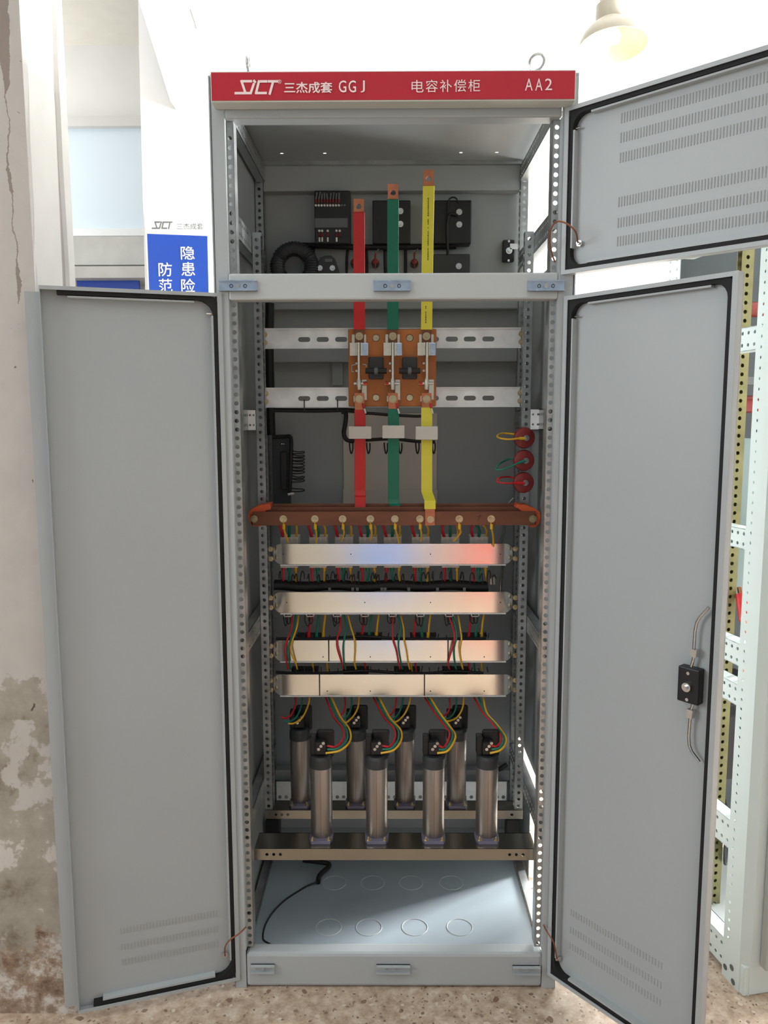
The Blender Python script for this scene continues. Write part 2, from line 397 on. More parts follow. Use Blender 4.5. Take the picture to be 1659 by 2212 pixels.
# frosted window: frame and two panes
zc = at(200, 512, 4.17).z
wn = kind(build('window_1', MB().box(-2.62, -2.56, 4.13, 4.2, zc, za).box(-1.56, -1.5, 4.13, 4.2, zc, za).box(-2.56, -1.56, 4.13, 4.2, zc, zc+.05), PLAST))
build('pane', MB().box(-2.56, -1.56, 4.175, 4.185, zc+.05, za), GLASSB, wn)
z0 = at(200, 575, 4.0).z; z1 = at(200, 514, 4.0).z
kind(build('trim_4', MB().box(-3.0, -1.45, 3.95, 4.2, z0, z1), STONE))
kind(build('trim_5', MB().box(-2.9, -1.45, 3.85, 4.2, at(200, 603, 3.9).z, at(200, 578, 3.9).z), STONE))
o = build('blue_board', MB().box(at(168, 610, 3.98).x, at(302, 610, 3.98).x, 3.96, 3.985, at(200, 700, 3.98).z, at(200, 600, 3.98).z), BLUED)
tag(o, 'deep blue board below the ledge in the far niche', 'sign')
# right wall of the far room with its window opening
RW = MB(); RW.box(4.0, 4.1, -5.5, .5, 0, 4.7).box(4.0, 4.1, 3.3, 5.2, 0, 4.7).box(4.0, 4.1, .5, 3.3, 0, .9).box(4.0, 4.1, .5, 3.3, 3.3, 4.7)
kind(build('wall_right', RW, PLAST))
# hairline cracks high on the far wall
mbk = MB().tube([at(424, 62, 3.058), at(421, 50, 3.058), at(417, 38, 3.058), at(411, 20, 3.058)], .002, 4)
kind(build('trim_6', mbk, mat('hairline_crack', (150, 150, 148), .9)))

# ---------------------------------------------------------------- poster
def poster():
    Y = 3.17; tl = at(312, 460, Y); br = at(458, 720, Y); bl = at(330, 720, Y)
    r = thing('safety_poster', (tl.x+.2, Y, br.z), 'white and blue safety poster with vertical white characters on the far wall', 'poster')
    def Q(px, py, y): p = at(px, py, y); return (p.x, p.z)
    build('board', MB().prism([Q(312, 460, Y), Q(449, 464, Y), Q(457, 760, Y), Q(325, 760, Y)], (0, Y+.02, 0), (1, 0, 0), (0, 0, 1), .02), PWHITE, r)
    build('blue_panel', MB().prism([Q(318, 505, Y), Q(448, 510, Y), Q(453, 745, Y), Q(327, 745, Y)], (0, Y, 0), (1, 0, 0), (0, 0, 1), .002), BLUE, r)
    def T(s, x0, x1, y0, y1, m, bold=.0):
        a = at(x0, y1, Y-.003); b = at(x1, y0, Y-.003)
        mb = text_mb(s, (0, Y-.003, 0), (1, 0, 0), (0, 0, 1), a.x, b.x, a.z, b.z, bold=bold)
        build('lettering', mb, m, r)
    T('隐', 391, 420, 532, 561, PWHITE, .006); T('患', 392, 421, 566, 596, PWHITE, .006); T('险', 392, 421, 602, 632, PWHITE, .006)
    T('防', 343, 371, 567, 597, PWHITE, .006); T('范', 344, 372, 602, 632, PWHITE, .006)
    T('三杰成套', 382, 439, 482, 496, PGREY)
    return r, Y
POST, PY = poster()
# the lettermark S J C T drawn as slanted strokes in a unit box
LOGO = [[(.385, .96), (.165, .96), (.25, .06), (.02, .06)], [(.445, .74), (.37, .06), (.29, .06)], [(.455, .98), (.475, .90)], [(.735, .94), (.565, .94), (.495, .06), (.72, .06)], [(.79, .94), (.99, .94)], [(.895, .94), (.81, .0)]]
def logo(x0, x1, z0, z1, Y, wd):
    mb = MB(); k = 0
    for pl in LOGO:
        P = [Vector((x0+a*(x1-x0), z0+b*(z1-z0))) for a, b in pl]
        for p, q in zip(P, P[1:]):
            d = (q-p).normalized(); n = Vector((-d.y, d.x))*wd/2; e = d*wd*.42; k += 1
            mb.add([(t.x, Y-k*.00003, t.y) for t in (p+n-e, q+n+e, q-n+e, p-n-e)], [(0, 1, 2, 3)])
    return mb
a, b = at(328, 494, PY-.003), at(372, 479, PY-.003)
build('logo', logo(a.x, b.x, a.z, b.z, PY-.003, .0085), PGREY, POST)

# ---------------------------------------------------------------- pendant lamp
def lamp():
    Y = 2.6; c = at(1325, 122, Y); R = (at(1398, 100, Y).x-at(1252, 100, Y).x)/2
    zb = at(1325, 100, Y).z; c = Vector((at(1325, 100, Y).x, Y, zb))
    r = thing('pendant_lamp', c, 'cream enamel pendant lamp hanging high at upper right', 'lamp')
    h = at(1325, 42, Y).z-zb
    ax = (at(1320, 0, Y)-at(1328, 100, Y)).normalized(); ax = (ax+Vector((0, .1, 0))).normalized()
    prof = [(R, 0), (R*.97, h*.18), (R*.86, h*.45), (R*.66, h*.72), (R*.42, h*.95), (R*.40, h*.97), (R*.63, h*.70), (R*.83, h*.43), (R*.94, h*.17), (R*.97, 0), (R, 0)]
    build('lamp_shade', MB().lathe(prof, c, ax, 40), LAMPM, r, smooth=True)
    build('neck', MB().lathe([(R*.43, h*.93), (R*.43, h*1.05), (R*.37, h*1.6), (R*.24, h*1.75), (R*.22, h*2.15), (R*.1, h*2.3)], c, ax, 24), LAMPM, r, smooth=True)
    build('bulb', MB().lathe([(.001, h*.12), (R*.2, h*.2), (R*.26, h*.4), (R*.2, h*.6), (R*.12, h*.85)], c, ax, 16), BULB, r, smooth=True)
    t = c+ax*h*2.25
    build('cord', MB().tube([t, Vector((t.x, t.y, 4.7))], .006, 8, 1), PALE, r)
    l = bpy.data.lights.new('bulb_light', 'POINT'); l.energy = 6; l.color = (1, .82, .55); l.shadow_soft_size = .05
    lo = bpy.data.objects.new('bulb_light', l); COL.objects.link(lo); lo.location = c+ax*h*.1
lamp()

# ================================================================ main cabinet
XL, XR = -.394, .406            # outer faces
BL, BR = -.365, .372            # ends of the cross beams
ROOF = 2.150
cab = thing('capacitor_cabinet', (.006, .3, 0), 'tall open grey electrical cabinet with red header board reading AA2', 'cabinet')
for side, (x0, x1, s0, s1) in (('l', (XL, BL, BL, BL+.0155)), ('r', (BR, XR, BR-.0155, BR))):
    mb = MB(); mb.box(x0, x1, 0, .0025, 0, ROOF)
    xo = x0 if side == 'l' else x1
    mb.box(min(xo, xo+(.0025 if side == 'l' else -.0025)), max(xo, xo+(.0025 if side == 'l' else -.0025)), 0, .07, 0, ROOF)
    xi = BL if side == 'l' else BR
    mb.box(xi-.001, xi+.001, .0025, .02, .1, 2.066)
    build('front_post', mb, GREY, cab, bev=.0015)
    n = 98
    mp = MB().perf((s0, .018, .1), (1, 0, 0), (0, 0, 1), 1, s1-s0, n, .020, .0052, .0015, mv=(0, .006))
    build('perforated_strip', mp, ZINC if side == 'l' else ZINC, cab)
    # returning flange of the front post
    xx = s1 if side == 'l' else s0
    mb2 = MB().box(xx-.0008, xx+.0008, .018, .05, .1, 2.066); build('post_flange', mb2, ZINC, cab)
def angle_post(x0, x1, y, z0, z1, inner, depth, name, m):
    mb = MB(); n = int((z1-z0)/.02); rem = (z1-z0)-n*.02
    mb.perf((x0, y, z0), (1, 0, 0), (0, 0, 1), 1, x1-x0, n, .02, .0050, .002, mv=(rem/2, rem/2))
    nd = 1
    mb.perf((inner, y, z0), (0, 1, 0), (0, 0, 1), nd, depth, n, .02, .0050, .002, mv=(rem/2, rem/2))
    return build(name, mb, m, cab)
angle_post(-.362, -.340, .31, .300, 1.897, -.340, .022, 'middle_post', ZINC)
angle_post(.349, .372, .31, .300, 1.897, .349, .022, 'middle_post', ZINC)
angle_post(-.392, -.370, .555, .02, ROOF, -.370, .030, 'rear_post', ZINC)
angle_post(.376, .398, .555, .02, ROOF, .376, .030, 'rear_post', ZINC)
# cross beams
build('top_beam', MB().box(BL, BR, .001, .045, 2.066, 2.100), GREY, cab, bev=.004)
build('middle_beam', MB().box(BL, BR, -.001, .035, 1.679, 1.737), GREYB, cab, bev=.004)
build('base_beam', MB().box(BL, BR, -.001, .04, .004, .094), GREY, cab, bev=.008)
build('base_foot', MB().box(XL, BL, .0026, .06, 0, .06).box(BR, XR, .0026, .06, 0, .06), GREY, cab)
build('base_rear_beam', MB().box(XL, XR, .56, .6, 0, .09), GREY, cab)
# header board
hd = build('header_box', MB().box(-.384, .390, -.040, -.001, 2.0835, 2.1455), NEDGE, cab, bev=.0015)
build('nameplate', MB().box(-.382, .388, -.0415, -.040, 2.0865, 2.1425), NRED, cab)
def T(s, x0, x1, y0, y1, bold=0, parent=cab, Y=-.0424, m=NTXT):
    a, b = at(x0, y1, Y), at(x1, y0, Y)
    build('lettering', text_mb(s, (0, Y, 0), (1, 0, 0), (0, 0, 1), a.x, b.x, a.z, b.z, bold=bold), m, parent)
a, b = at(507, 203, -.0424), at(600, 174, -.0424)
build('logo', logo(a.x, b.x, a.z, b.z, -.0424, .0050), NTXT, cab)
T('®', 600, 608, 172, 181)
T('三杰成套', 614, 718, 177, 202, .018)
T('G', 732, 748, 174, 200, .006); T('G', 753, 769, 174, 200, .006); T('J', 779, 788, 174, 200, .0)
for i, c in enumerate('电容补偿柜'): T(c, 889+i*30.6, 889+i*30.6+26, 173-i*.3, 200-i*.4)
T('A', 1134, 1151, 170, 196); T('A', 1156, 1172, 170, 196); T('2', 1177, 1193, 170, 195)
# eye bolts on the roof
def eyebolt(px, yw, lab):
    p = at(px, 150, .02); z0 = 2.157
    r = thing('lifting_eye', (p.x, .03, z0), lab, 'eye bolt')
    mb = MB().torus((p.x, .03, z0+.034), (math.cos(yw), math.sin(yw), 0), .017, .0035, 24, 8); mb.cyl((p.x, .03, z0), (p.x, .03, z0+.016), .006, 12)
    build('ring', mb, STEEL, r, smooth=True)
eyebolt(535, 0.05, 'edge-on lifting eye on the left end of the roof')
eyebolt(1161, 1.05, 'half-turned lifting eye on the right end of the roof')
# roof with four bolt holes near the rear
hx = [atz(615, 328, ROOF), atz(695, 335, ROOF), atz(997, 334, ROOF), atz(1078, 326, ROOF)]
yr = sum(p.y for p in hx)/4
mb = MB().box(XL, XR, 0, yr-.02, ROOF, ROOF+.006).box(XL, XR, yr+.02, .6, ROOF, ROOF+.006)
wx = (XR-XL)/40; idx = {int((p.x-XL)/wx) for p in hx}
mb.perf((XL, yr-.02, ROOF), (1, 0, 0), (0, 1, 0), 40, wx, 1, .04, .0055, .0015, mask=lambda i, j: i in idx)
build('roof_panel', mb, INNER, cab)
# side and rear panels
build('side_panel', MB().box(XL-.004, XL-.001, .0, .6, .02, ROOF+.004), INNER, cab)
build('side_panel', MB().box(XR+.001, XR+.004, .0, .6, .41, 1.80), INNER, cab)
build('light_blocking_plate', MB().box(XR+.001, XR+.003, .385, .6, .02, .36), INNER, cab)  # unseen plate added to shade the rear of the bottom pan
build('rear_door', MB().box(XL, XR, .600, .604, .04, ROOF), INNER, cab)
for (y0, y1, m, nm) in ((355, 412, INNER, 'rear_top_beam'), (652, 668, INNER, 'rear_beam'), (752, 782, INNER, 'rear_middle_beam')):
    build(nm, MB().box(-.370, .376, .558, .598, at(800, y1, .558).z, at(800, y0, .558).z), m, cab, bev=.003)
build('rear_top_lip', MB().box(-.370, .376, .545, .556, at(800, 355, .545).z, at(800, 341, .545).z), ZINC, cab)
p, q2 = at(718, 780, .59), at(741, 832, .59)
build('rear_upright', MB().box(p.x, q2.x, .585, .599, q2.z, p.z), INNER, cab)
p, q2 = at(739, 893, .59), at(945, 1095, .59)
dp = build('document_pocket', MB().box(p.x, q2.x, .588, .599, q2.z, q2.z+.055).box(p.x+.002, q2.x-.002, .594, .599, q2.z, p.z), PALE, cab, bev=.002)
# rear lock and rod
def lockbox(parent, X, m1=BLACK, h=.040, w_=.021):
    lb = MB(X).box(-w_, w_, -h, h, 0, .022); o = build('lock_box', lb, m1, parent, bev=.003)
    build('lock_spindle', MB(X).cyl((0, -.002, .022), (0, -.002, .03), .0095, 16).cyl((0, -.002, .03), (0, -.002, .036), .005, 6), STEEL, parent, smooth=True)
    build('screw', MB(X).cyl((0, .026, .022), (0, .026, .0245), .0035, 10), STEEL, parent)
    build('screw', MB(X).cyl((0, -.029, .022), (0, -.029, .0245), .0035, 10), STEEL, parent)
p = at(1099, 541, .575)
X = Matrix.Translation((p.x, .598, p.z)) @ Matrix(((1, 0, 0, 0), (0, 0, -1, 0), (0, 1, 0, 0), (0, 0, 0, 1)))
lockbox(cab, X, h=.031, w_=.017)
p = at(1110, 533, .572); build('lock_tongue', MB().box(p.x-.012, p.x+.016, .568, .573, p.z-.008, p.z+.008), STEEL, cab)
build('lock_rod', MB().tube([at(1109, 1076, .58), at(1089, 1104, .58), at(1089, 1150, .58), at(1082, 1175, .58), at(1086, 1225, .58), at(1082, 1260, .58), at(1081, 1330, .58)], .0035, 8, 2), STEEL, cab, smooth=True)
build('rod_guide', MB().box(at(1076, 0, .575).x, at(1088, 0, .575).x, .57, .59, at(1080, 1262, .575).z, at(1080, 1246, .575).z), STEEL, cab)
# side rails, two rows of real holes
def siderail(x, z0, z1, y0=.05, y1=.555, m=ZINC, lip=True):
    mb = MB(); n = int((y1-y0)/.02); rem = (y1-y0)-n*.02
    mb.perf((x, y0, z0), (0, 1, 0), (0, 0, 1), n, .02, 2, (z1-z0)/2, .0042, .0018, mu=(rem/2, rem/2))
    if lip:
        s = -1 if x < 0 else 1; xa, xb = sorted((x, x+s*.022))
        mb.box(xa, xb, y0, y1, z1-.0018, z1); mb.box(xa, xb, y0, y1, z0, z0+.0018)
    build('side_rail', mb, m, cab)
for x in (-.3655, .3735):
    for (z0, z1) in ((2.094, 2.136), (1.842, 1.895), (1.386, 1.437), (.826, .876), (.355, .400), (.030, .082)):
        siderail(x, z0, z1)
    # plate where a rail meets the middle post
    for z in (1.835, 1.388):
        xa = -.372 if x < 0 else .374
# short perforated links between middle and front posts at mid height
for (xa, xb) in ((at(528, 900, .2).x, at(552, 900, .2).x), (at(1146, 900, .2).x, at(1178, 900, .2).x)):
    z0, z1 = at(540, 929, .2).z, at(540, 886, .2).z
    mb = MB().perf((xa, .2, z0), (1, 0, 0), (0, 0, 1), 3, (xb-xa)/3, 2, (z1-z0)/2, .003, .002)
    build('link_plate', mb, ZINCB, cab)
PANM = mat('painted_pan', (158, 170, 177), .4, var=.03, vscale=4)
# bottom pan and its knock-outs
pan = build('bottom_pan', MB().box(-.363, .370, .04, .56, .068, .072), PANM, cab)
for py, rr in ((1907, .030), (2003, .031)):
    for px in ((722, 805, 888, 975) if py < 1950 else (710, 797, 896, 993)):
        p = atz(px, py, .072)
        build('knockout_ring', MB().torus((p.x, p.y, .0722), (0, 0, 1), .034, .0011, 28, 6), GREYB, pan, smooth=True)
# hinge brackets on the middle and base beams
def bracket(x0, x1, y0, y1, m, Y=-.002):
    a, b = at(x0, y1, Y-.01), at(x1, y0, Y-.01)
    mb = MB().box(a.x, b.x, Y-.003, Y, a.z, b.z).box(a.x, b.x, Y-.012, Y, b.z-.002, b.z).box(a.x, b.x, Y-.012, Y, a.z, a.z+.002)
    o = build('striker_bracket', mb, m, cab)
    c = (a+b)/2
    build('screw', MB().cyl((c.x, Y-.003, c.z), (c.x, Y-.0065, c.z), .0048, 16).box(c.x-.003, c.x+.003, Y-.0068, Y-.006, c.z-.0006, c.z+.0006), STEEL if m is CHROME else m, o)
    for s in (-1, 1):
        build('hole_rim', MB().torus((c.x+s*.0155, Y-.0034, c.z), (0, 1, 0), .0034, .0009, 14, 5), DARK if m is CHROME else m, o)
for r_ in ((472, 554, 605, 628), (807, 887, 605, 628), (1141, 1221, 605, 628)): bracket(*r_, CHROME)
for r_ in ((541, 592, 2088, 2103), (813, 886, 2089, 2104), (1108, 1168, 2091, 2106)): bracket(*r_, GREY)

# ---------------------------------------------------------------- doors (interior faces towards the camera)
def rrect(x0, x1, z0, z1, r, n=5, corners=(1, 1, 1, 1)):
    out = []
    for (cx, cz, a0, k) in ((x1, z1, 0, 0), (x0, z1, 90, 1), (x0, z0, 180, 2), (x1, z0, 270, 3)):
        sx = -1 if cx == x1 else 1; sz = -1 if cz == z1 else 1
        for i in range(n+1):
            t = math.radians(a0+90*i/n); out.append((cx+sx*r+r*math.cos(t), cz+sz*r+r*math.sin(t)))
    return out
def frame_mb(mb, outer, inner, w0, w1):
    n = len(outer); vs = [(a, b, w) for w in (w0, w1) for ring in (outer, inner) for a, b in ring]; fs = []
    for k in range(n):
        l = (k+1) % n
        fs += [(k, l, n+l, n+k), (2*n+l, 2*n+k, 3*n+k, 3*n+l), (k, 2*n+k, 2*n+l, l), (n+l, 3*n+l, 3*n+k, n+k)]
    return mb.add(vs, fs)
def door(name_, H, th, sgn, W_, zt, zb, hinge_stiff=True, free_gasket=True, label=None):
    u = Vector((-sgn*math.cos(th), -math.sin(th), 0)); z = Vector((0, 0, 1))
    n = z.cross(u) if sgn < 0 else u.cross(z)
    if n.dot(CPOS-Vector(H)) < 0: n = -n
    X = Matrix(((u.x, 0, n.x, H[0]), (u.y, 0, n.y, H[1]), (0, 1, 0, 0), (0, 0, 0, 1)))
    # local: (along width, height, towards interior); interior rim at w=0
    d = build('door', MB(X).box(.0, W_, zb, zt, -.024, -.021).box(0, .002, zb, zt, -.021, 0).box(W_-.002, W_, zb, zt, -.021, 0).box(0, W_, zb, zb+.002, -.021, 0).box(0, W_, zt-.002, zt, -.021, 0), GREY, cab, bev=.001, label=label)
    return d, X, u, n
LT = math.radians(162.7); RTH = math.radians(130.0); UT = math.radians(137.0)
dl, XLm, _, _ = door('door', (-.380, -.004, 0), LT, -1, .377, 1.694, .024, label='left lower door, opened almost flat, with side flange')
dr, XRm, _, _ = door('door', (.384, -.004, 0), RTH, 1, .394, 1.684, .040, label='right lower door with black lock box')
du, XUm, _, _ = door('door', (.376, -.004, 0), UT, 1, .775, 2.083, 1.731, label='upper door with six rows of vent slots')
def rims(d, X, W_, zt, zb, full=True):
    # folded rim, black gasket ring, inner stiffener strips
    mb = MB(X)
    if full:
        o_ = [(W_, zt), (0, zt), (0, zb), (W_, zb)]; i_ = [(W_-.011, zt-.009), (.010, zt-.009), (.010, zb+.009), (W_-.011, zb+.009)]
    else:
        o_ = [(W_, zt), (0, zt), (0, zb), (W_, zb)]; i_ = [(W_-.001, zt-.008), (.010, zt-.008), (.010, zb+.008), (W_-.001, zb+.008)]
    frame_mb(mb, o_, i_, -.002, 0); build('folded_rim', mb, GREY, d)
    g = MB(X)
    if full:
        frame_mb(g, rrect(.010, W_-.011, zb+.009, zt-.009, .012), rrect(.0185, W_-.0205, zb+.0175, zt-.0175, .028), -.021, -.004)
    else:
        # three-sided gasket, open along the free edge
        xe = W_-.034; r = .035
        out = [(xe, zt-.008), (.010, zt-.008), (.010, zb+.008), (xe, zb+.008)]
        def arc(cx, cz, a0, rr): return [(cx+rr*math.cos(math.radians(a0+90*i/5)), cz+rr*math.sin(math.radians(a0+90*i/5))) for i in range(6)]
        o2 = [(xe, zt-.008)]+arc(.010+.014, zt-.008-.014, 90, .014)+arc(.010+.014, zb+.008+.014, 180, .014)+[(xe, zb+.008)]
        i2 = [(xe, zt-.0165)]+arc(.0185+r, zt-.0165-r, 90, r)+arc(.0185+r, zb+.0165+r, 180, r)+[(xe, zb+.0165)]
        nn = len(o2); vs = [(a, b, w) for w in (-.021, -.004) for ring in (o2, i2) for a, b in ring]; fs = []
        for k in range(nn-1):
            l = k+1; fs += [(k, l, nn+l, nn+k), (2*nn+l, 2*nn+k, 3*nn+k, 3*nn+l), (k, 2*nn+k, 2*nn+l, l), (nn+l, 3*nn+l, 3*nn+k, nn+k)]
        fs += [(0, nn, 3*nn, 2*nn), (nn-1, 3*nn-1, 4*nn-1, 2*nn-1)]
        g.add(vs, fs)
    build('gasket', g, RUB, d)
    s = MB(X); q = .0195
    s.box(q, q+.004, zb+.055, zt-.05, -.021, -.004)
    e1 = W_-.055
    s.box(.06, e1, zt-.0225, zt-.0185, -.021, -.006); s.box(.06, e1, zb+.0185, zb+.0235, -.021, -.004)
    build('stiffener', s, GREY, d)
rims(dl, XLm, .377, 1.694, .024, False)
rims(dr, XRm, .394, 1.684, .040)
rims(du, XUm, .775, 2.083, 1.731)
# flange of the left door: a rebated lip running down the free edge
build('flange', MB(XLm).box(.376, .407, .037, 1.682, -.016, -.013), GREY, dl)
def vents(d, X, rows, u0, u1, pitch, hgt, m, nm='vent_slots'):
    mb = MB(X)
    for z in rows:
        n = int((u1-u0)/pitch)
        for i in range(n):
            a = u0+i*pitch; mb.box(a, a+pitch*.36, z-hgt/2, z+hgt/2, -.0212, -.0202)  # darkness of the slot openings put in as thin boxes of darker grey
    o = build(nm, mb, m, d); o['kind'] = 'stuff'
zr = []
U_P0 = XUm @ Vector((0, 0, -.021)); U_n = (XUm.to_3x3() @ Vector((0, 0, 1)))
Uinv = XUm.inverted()
def onU(px, py): return Uinv @ atp(px, py, U_P0, U_n)
us = onU(1342, 255).x
vents(du, XUm, [onU(1345, y).y for y in (255, 297, 340, 435, 480, 520)], us, .70, .0062, .020, SLOT)
L_P0 = XLm @ Vector((0, 0, -.021)); L_n = (XLm.to_3x3() @ Vector((0, 0, 1))); Linv = XLm.inverted()
def onL(px, py): return Linv @ atp(px, py, L_P0, L_n)
vents(dl, XLm, [onL(400, y).y for y in (1985, 2020, 2052)], onL(470, 1985).x, onL(250, 2000).x, .0075, .016, SLOTL)
R_P0 = XRm @ Vector((0, 0, -.021)); R_n = (XRm.to_3x3() @ Vector((0, 0, 1))); Rinv = XRm.inverted()
def onR(px, py): return Rinv @ atp(px, py, R_P0, R_n)
vents(dr, XRm, [onR(1300, y).y for y in (2010, 2050, 2086)], onR(1232, 1990).x, onR(1440, 2090).x, .0075, .016, SLOTL)
# lock of the right lower door
c = onR(1498, 1476)
lockbox(dr, XRm @ Matrix.Translation((c.x, c.y, -.021)), h=.037, w_=.023)
def RR(px, py, w_=-.006): c = Rinv @ atp(px, py, XRm @ Vector((0, 0, w_)), R_n); return XRm @ Vector((c.x, c.y, w_))
build('lock_rod', MB().tube([RR(1531, 1312), RR(1505, 1345), RR(1499, 1400), RR(1499, 1418), RR(1493, 1440)], .0032, 8, 3), STEEL, dr, smooth=True)
build('lock_rod', MB().tube([RR(1500, 1510), RR(1494, 1530), RR(1491, 1550), RR(1489, 1610), RR(1511, 1646)], .0032, 8, 3), STEEL, dr, smooth=True)
build('rod_clip', MB().bar(RR(1502, 1402), RR(1500, 1418), .012, .012), STEEL, dr); build('rod_clip', MB().bar(RR(1493, 1532), RR(1491, 1550), .012, .012), STEEL, dr)
# small pins near the top hinge corners
for X, d, zt in ((XLm, dl, 1.694), (XRm, dr, 1.684), (XUm, du, 2.083)):
    build('pin', MB(X).cyl((.022, zt-.045, -.012), (.034, zt-.045, -.012), .002, 8), STEEL, d)
# earth leads
def lead(d, pts, bolt, lab=None):
    build('earth_lead', MB().tube(pts, .0019, 7, 6), CWIRE, d, smooth=True)
def studbolt(X, d, lp):
    build('earth_stud', MB(X).cyl((lp.x, lp.y, -.021), (lp.x, lp.y, -.006), .0035, 10).cyl((lp.x, lp.y, -.018), (lp.x, lp.y, -.012), .007, 6), STEEL, d, smooth=True)
lp = onU(1255, 527); studbolt(XUm, du, lp); e = XUm @ Vector((lp.x, lp.y, -.008))
lead(du, [at(1200, 570, .02), at(1190, 540, .0), at(1188, 505, -.03), at(1200, 480, -.05), at(1222, 482, -.06), at(1243, 500, -.06), e], None)
lp = onL(485, 2058); studbolt(XLm, dl, lp); e = XLm @ Vector((lp.x, lp.y, -.008))
lead(dl, [at(531, 2003, .0), at(515, 2018, -.03), at(497, 2030, -.04), at(486, 2046, -.03), e], None)
lp = onR(1210, 2067); studbolt(XRm, dr, lp); e = XRm @ Vector((lp.x, lp.y, -.008))
lead(dr, [at(1174, 1998, .0), at(1183, 2015, -.03), at(1197, 2038, -.04), e], None)

# ================================================================ mounting rails inside
def bolt(mb, p, r, d=.006, n=6, ax=(0, -1, 0)):
    p = Vector(p); a = Vector(ax); mb.cyl(p, p+a*d*.2, r*1.75, 20); mb.cyl(p+a*d*.2, p+a*d*.5, r*1.3, 18); mb.cyl(p+a*d*.5, p+a*d*1.2, r*1.08, n); mb.cyl(p+a*d*1.2, p+a*d*1.9, r*.55, 10)
def slotted_rail(y0, y1, lab):
    Y = .333; z1, z0 = at(800, y0, Y).z, at(800, y1, Y).z; xa, xb = -.338, .347
    r = thing('slotted_rail', ((xa+xb)/2, Y, z0), lab, 'rail', 'slotted galvanised rails behind the knife switch')
    mb = MB(); hz = (z1-z0)
    def slot_plate(x0, x1, cxs):     # front web with real long slots
        zs = at(800, (y0+y1)/2+2, Y).z; sh = .0065; sl = .0165
        xs = [x0]
        for c in cxs:
            mb.box(xs[-1], c-sl, Y, Y+.002, z0, z1); xs.append(c+sl)
            mb.box(c-sl, c+sl, Y, Y+.002, z0, zs-sh); mb.box(c-sl, c+sl, Y, Y+.002, zs+sh, z1)
            for s in (-1, 1):       # rounded slot ends
                pl = [(c+s*sl, zs+sh), (c+s*sl, zs-sh)]+[(c+s*(sl-sh+sh*math.sin(t)), zs-sh*math.cos(t)) for t in [math.pi*k/6 for k in range(7)]]
                mb.prism([(a, b) for a, b in pl], (0, Y+.002, 0), (1, 0, 0), (0, 0, 1), .002)
        mb.box(xs[-1], x1, Y, Y+.002, z0, z1)
    cx = [at(x, (y0+y1)/2, Y).x for x in (657, 697, 737, 775, 815, 855, 895, 935, 976, 1015, 1055)]
    slot_plate(xa, xb, cx)
    mb.box(xa, xb, Y-.006, Y, z1-.002, z1); mb.box(xa, xb, Y-.006, Y, z0, z0+.002)
    build('web', mb, ZINCB, r)
    for s, x in ((-1, xa-.001), (1, xb+.001)):
        for z in (z0+hz*.3, z0+hz*.7):
            b = MB(); bolt(b, (x, Y-.003, z), .0045); build('bolt', b, BRASS, r, smooth=True)
slotted_rail(709, 753, 'upper slotted galvanised rail above the knife blades')
slotted_rail(837, 880, 'lower slotted galvanised rail carrying two black ties on its left')
names4 = ['polished strip directly below the copper busbar, top of four', 'second polished strip, with black harness running above it', 'third polished strip, crossed by coloured wires and two ties', 'lowest of four polished strips, above the capacitor wires']
tiesx = {2: (710, 968), 3: (690, 917)}
RY = .318
for i, (y0, y1) in enumerate(((1175, 1219), (1279, 1324), (1384, 1428), (1458, 1502))):
    z1, z0 = at(800, y0, RY).z, at(800, y1, RY).z; xa, xb = at(589, y0, RY).x, at(1109, y0, RY).x
    r = thing('mounting_strip', ((xa+xb)/2, RY, z0), names4[i], 'metal strip', 'four polished strips across the cabinet')
    # shallow tray section: flat face, ends bent back with rounded corners, thin turned lip below
    N_ = 36; vs = []; fs = []; ring = 10
    mb = MB()
    def yoff(x):
        e = min(x-xa, xb-x); return 0 if e > .03 else .012*((.03-e)/.03)**2
    def corner(x): e = min(x-xa, xb-x); return 0 if e > .022 else .014*((.022-e)/.022)**2
    xs = [xa+(xb-xa)*t for t in (0, .004, .009, .015, .022, .03, .04)] + [xa+(xb-xa)*(k/20) for k in range(2, 19)] + [xb-(xb-xa)*t for t in (.04, .03, .022, .015, .009, .004, 0)]
    for x in xs:
        y, c = yoff(x), corner(x); vs += [(x, RY+y, z0+c), (x, RY+y, z1-c), (x, RY+y+.003, z1-c), (x, RY+y+.003, z0+c)]
    for k in range(len(xs)-1):
        for j in range(4): fs.append((4*k+j, 4*k+(j+1) % 4, 4*k+4+(j+1) % 4, 4*k+4+j))
    fs += [(0, 1, 2, 3), tuple(4*(len(xs)-1)+j for j in (3, 2, 1, 0))]
    if i > 1: vs = [(x, y+(z-z0)*.05, z) for x, y, z in vs]
    mb.add(vs, fs); build('face', mb, ALU, r, smooth=True)
    build('lip', MB().box(xa+.02, xb-.02, RY-.004, RY+.012, z0-.003, z0-.0005), ZINCB, r)
    for px in ((612+i*7, 758+i*30, 930, 1081) if i < 2 else (680+i*9, 800, 930, 1046)):
        p = at(px, (y0+y1)/2+(0 if i < 2 else 13), RY); build('screw_hole', MB().cyl((p.x, RY-.0008, p.z), (p.x, RY, p.z), .0016, 8), BLACK, r)
    for s, x in ((-1, xa-.006), (1, xb+.006)):
        for z in (z0+.015, z0+.042):
            b = MB(); bolt(b, (x, RY+.003, z), .004); build('bolt', b, BRASS, r, smooth=True)
    for tx in tiesx.get(i, ()):
        p = at(tx, y0, RY); build('cable_tie', MB().box(p.x-.0015, p.x+.0015, RY-.002, RY-.0002, z0-.004, z1+.004), BLACK, r)

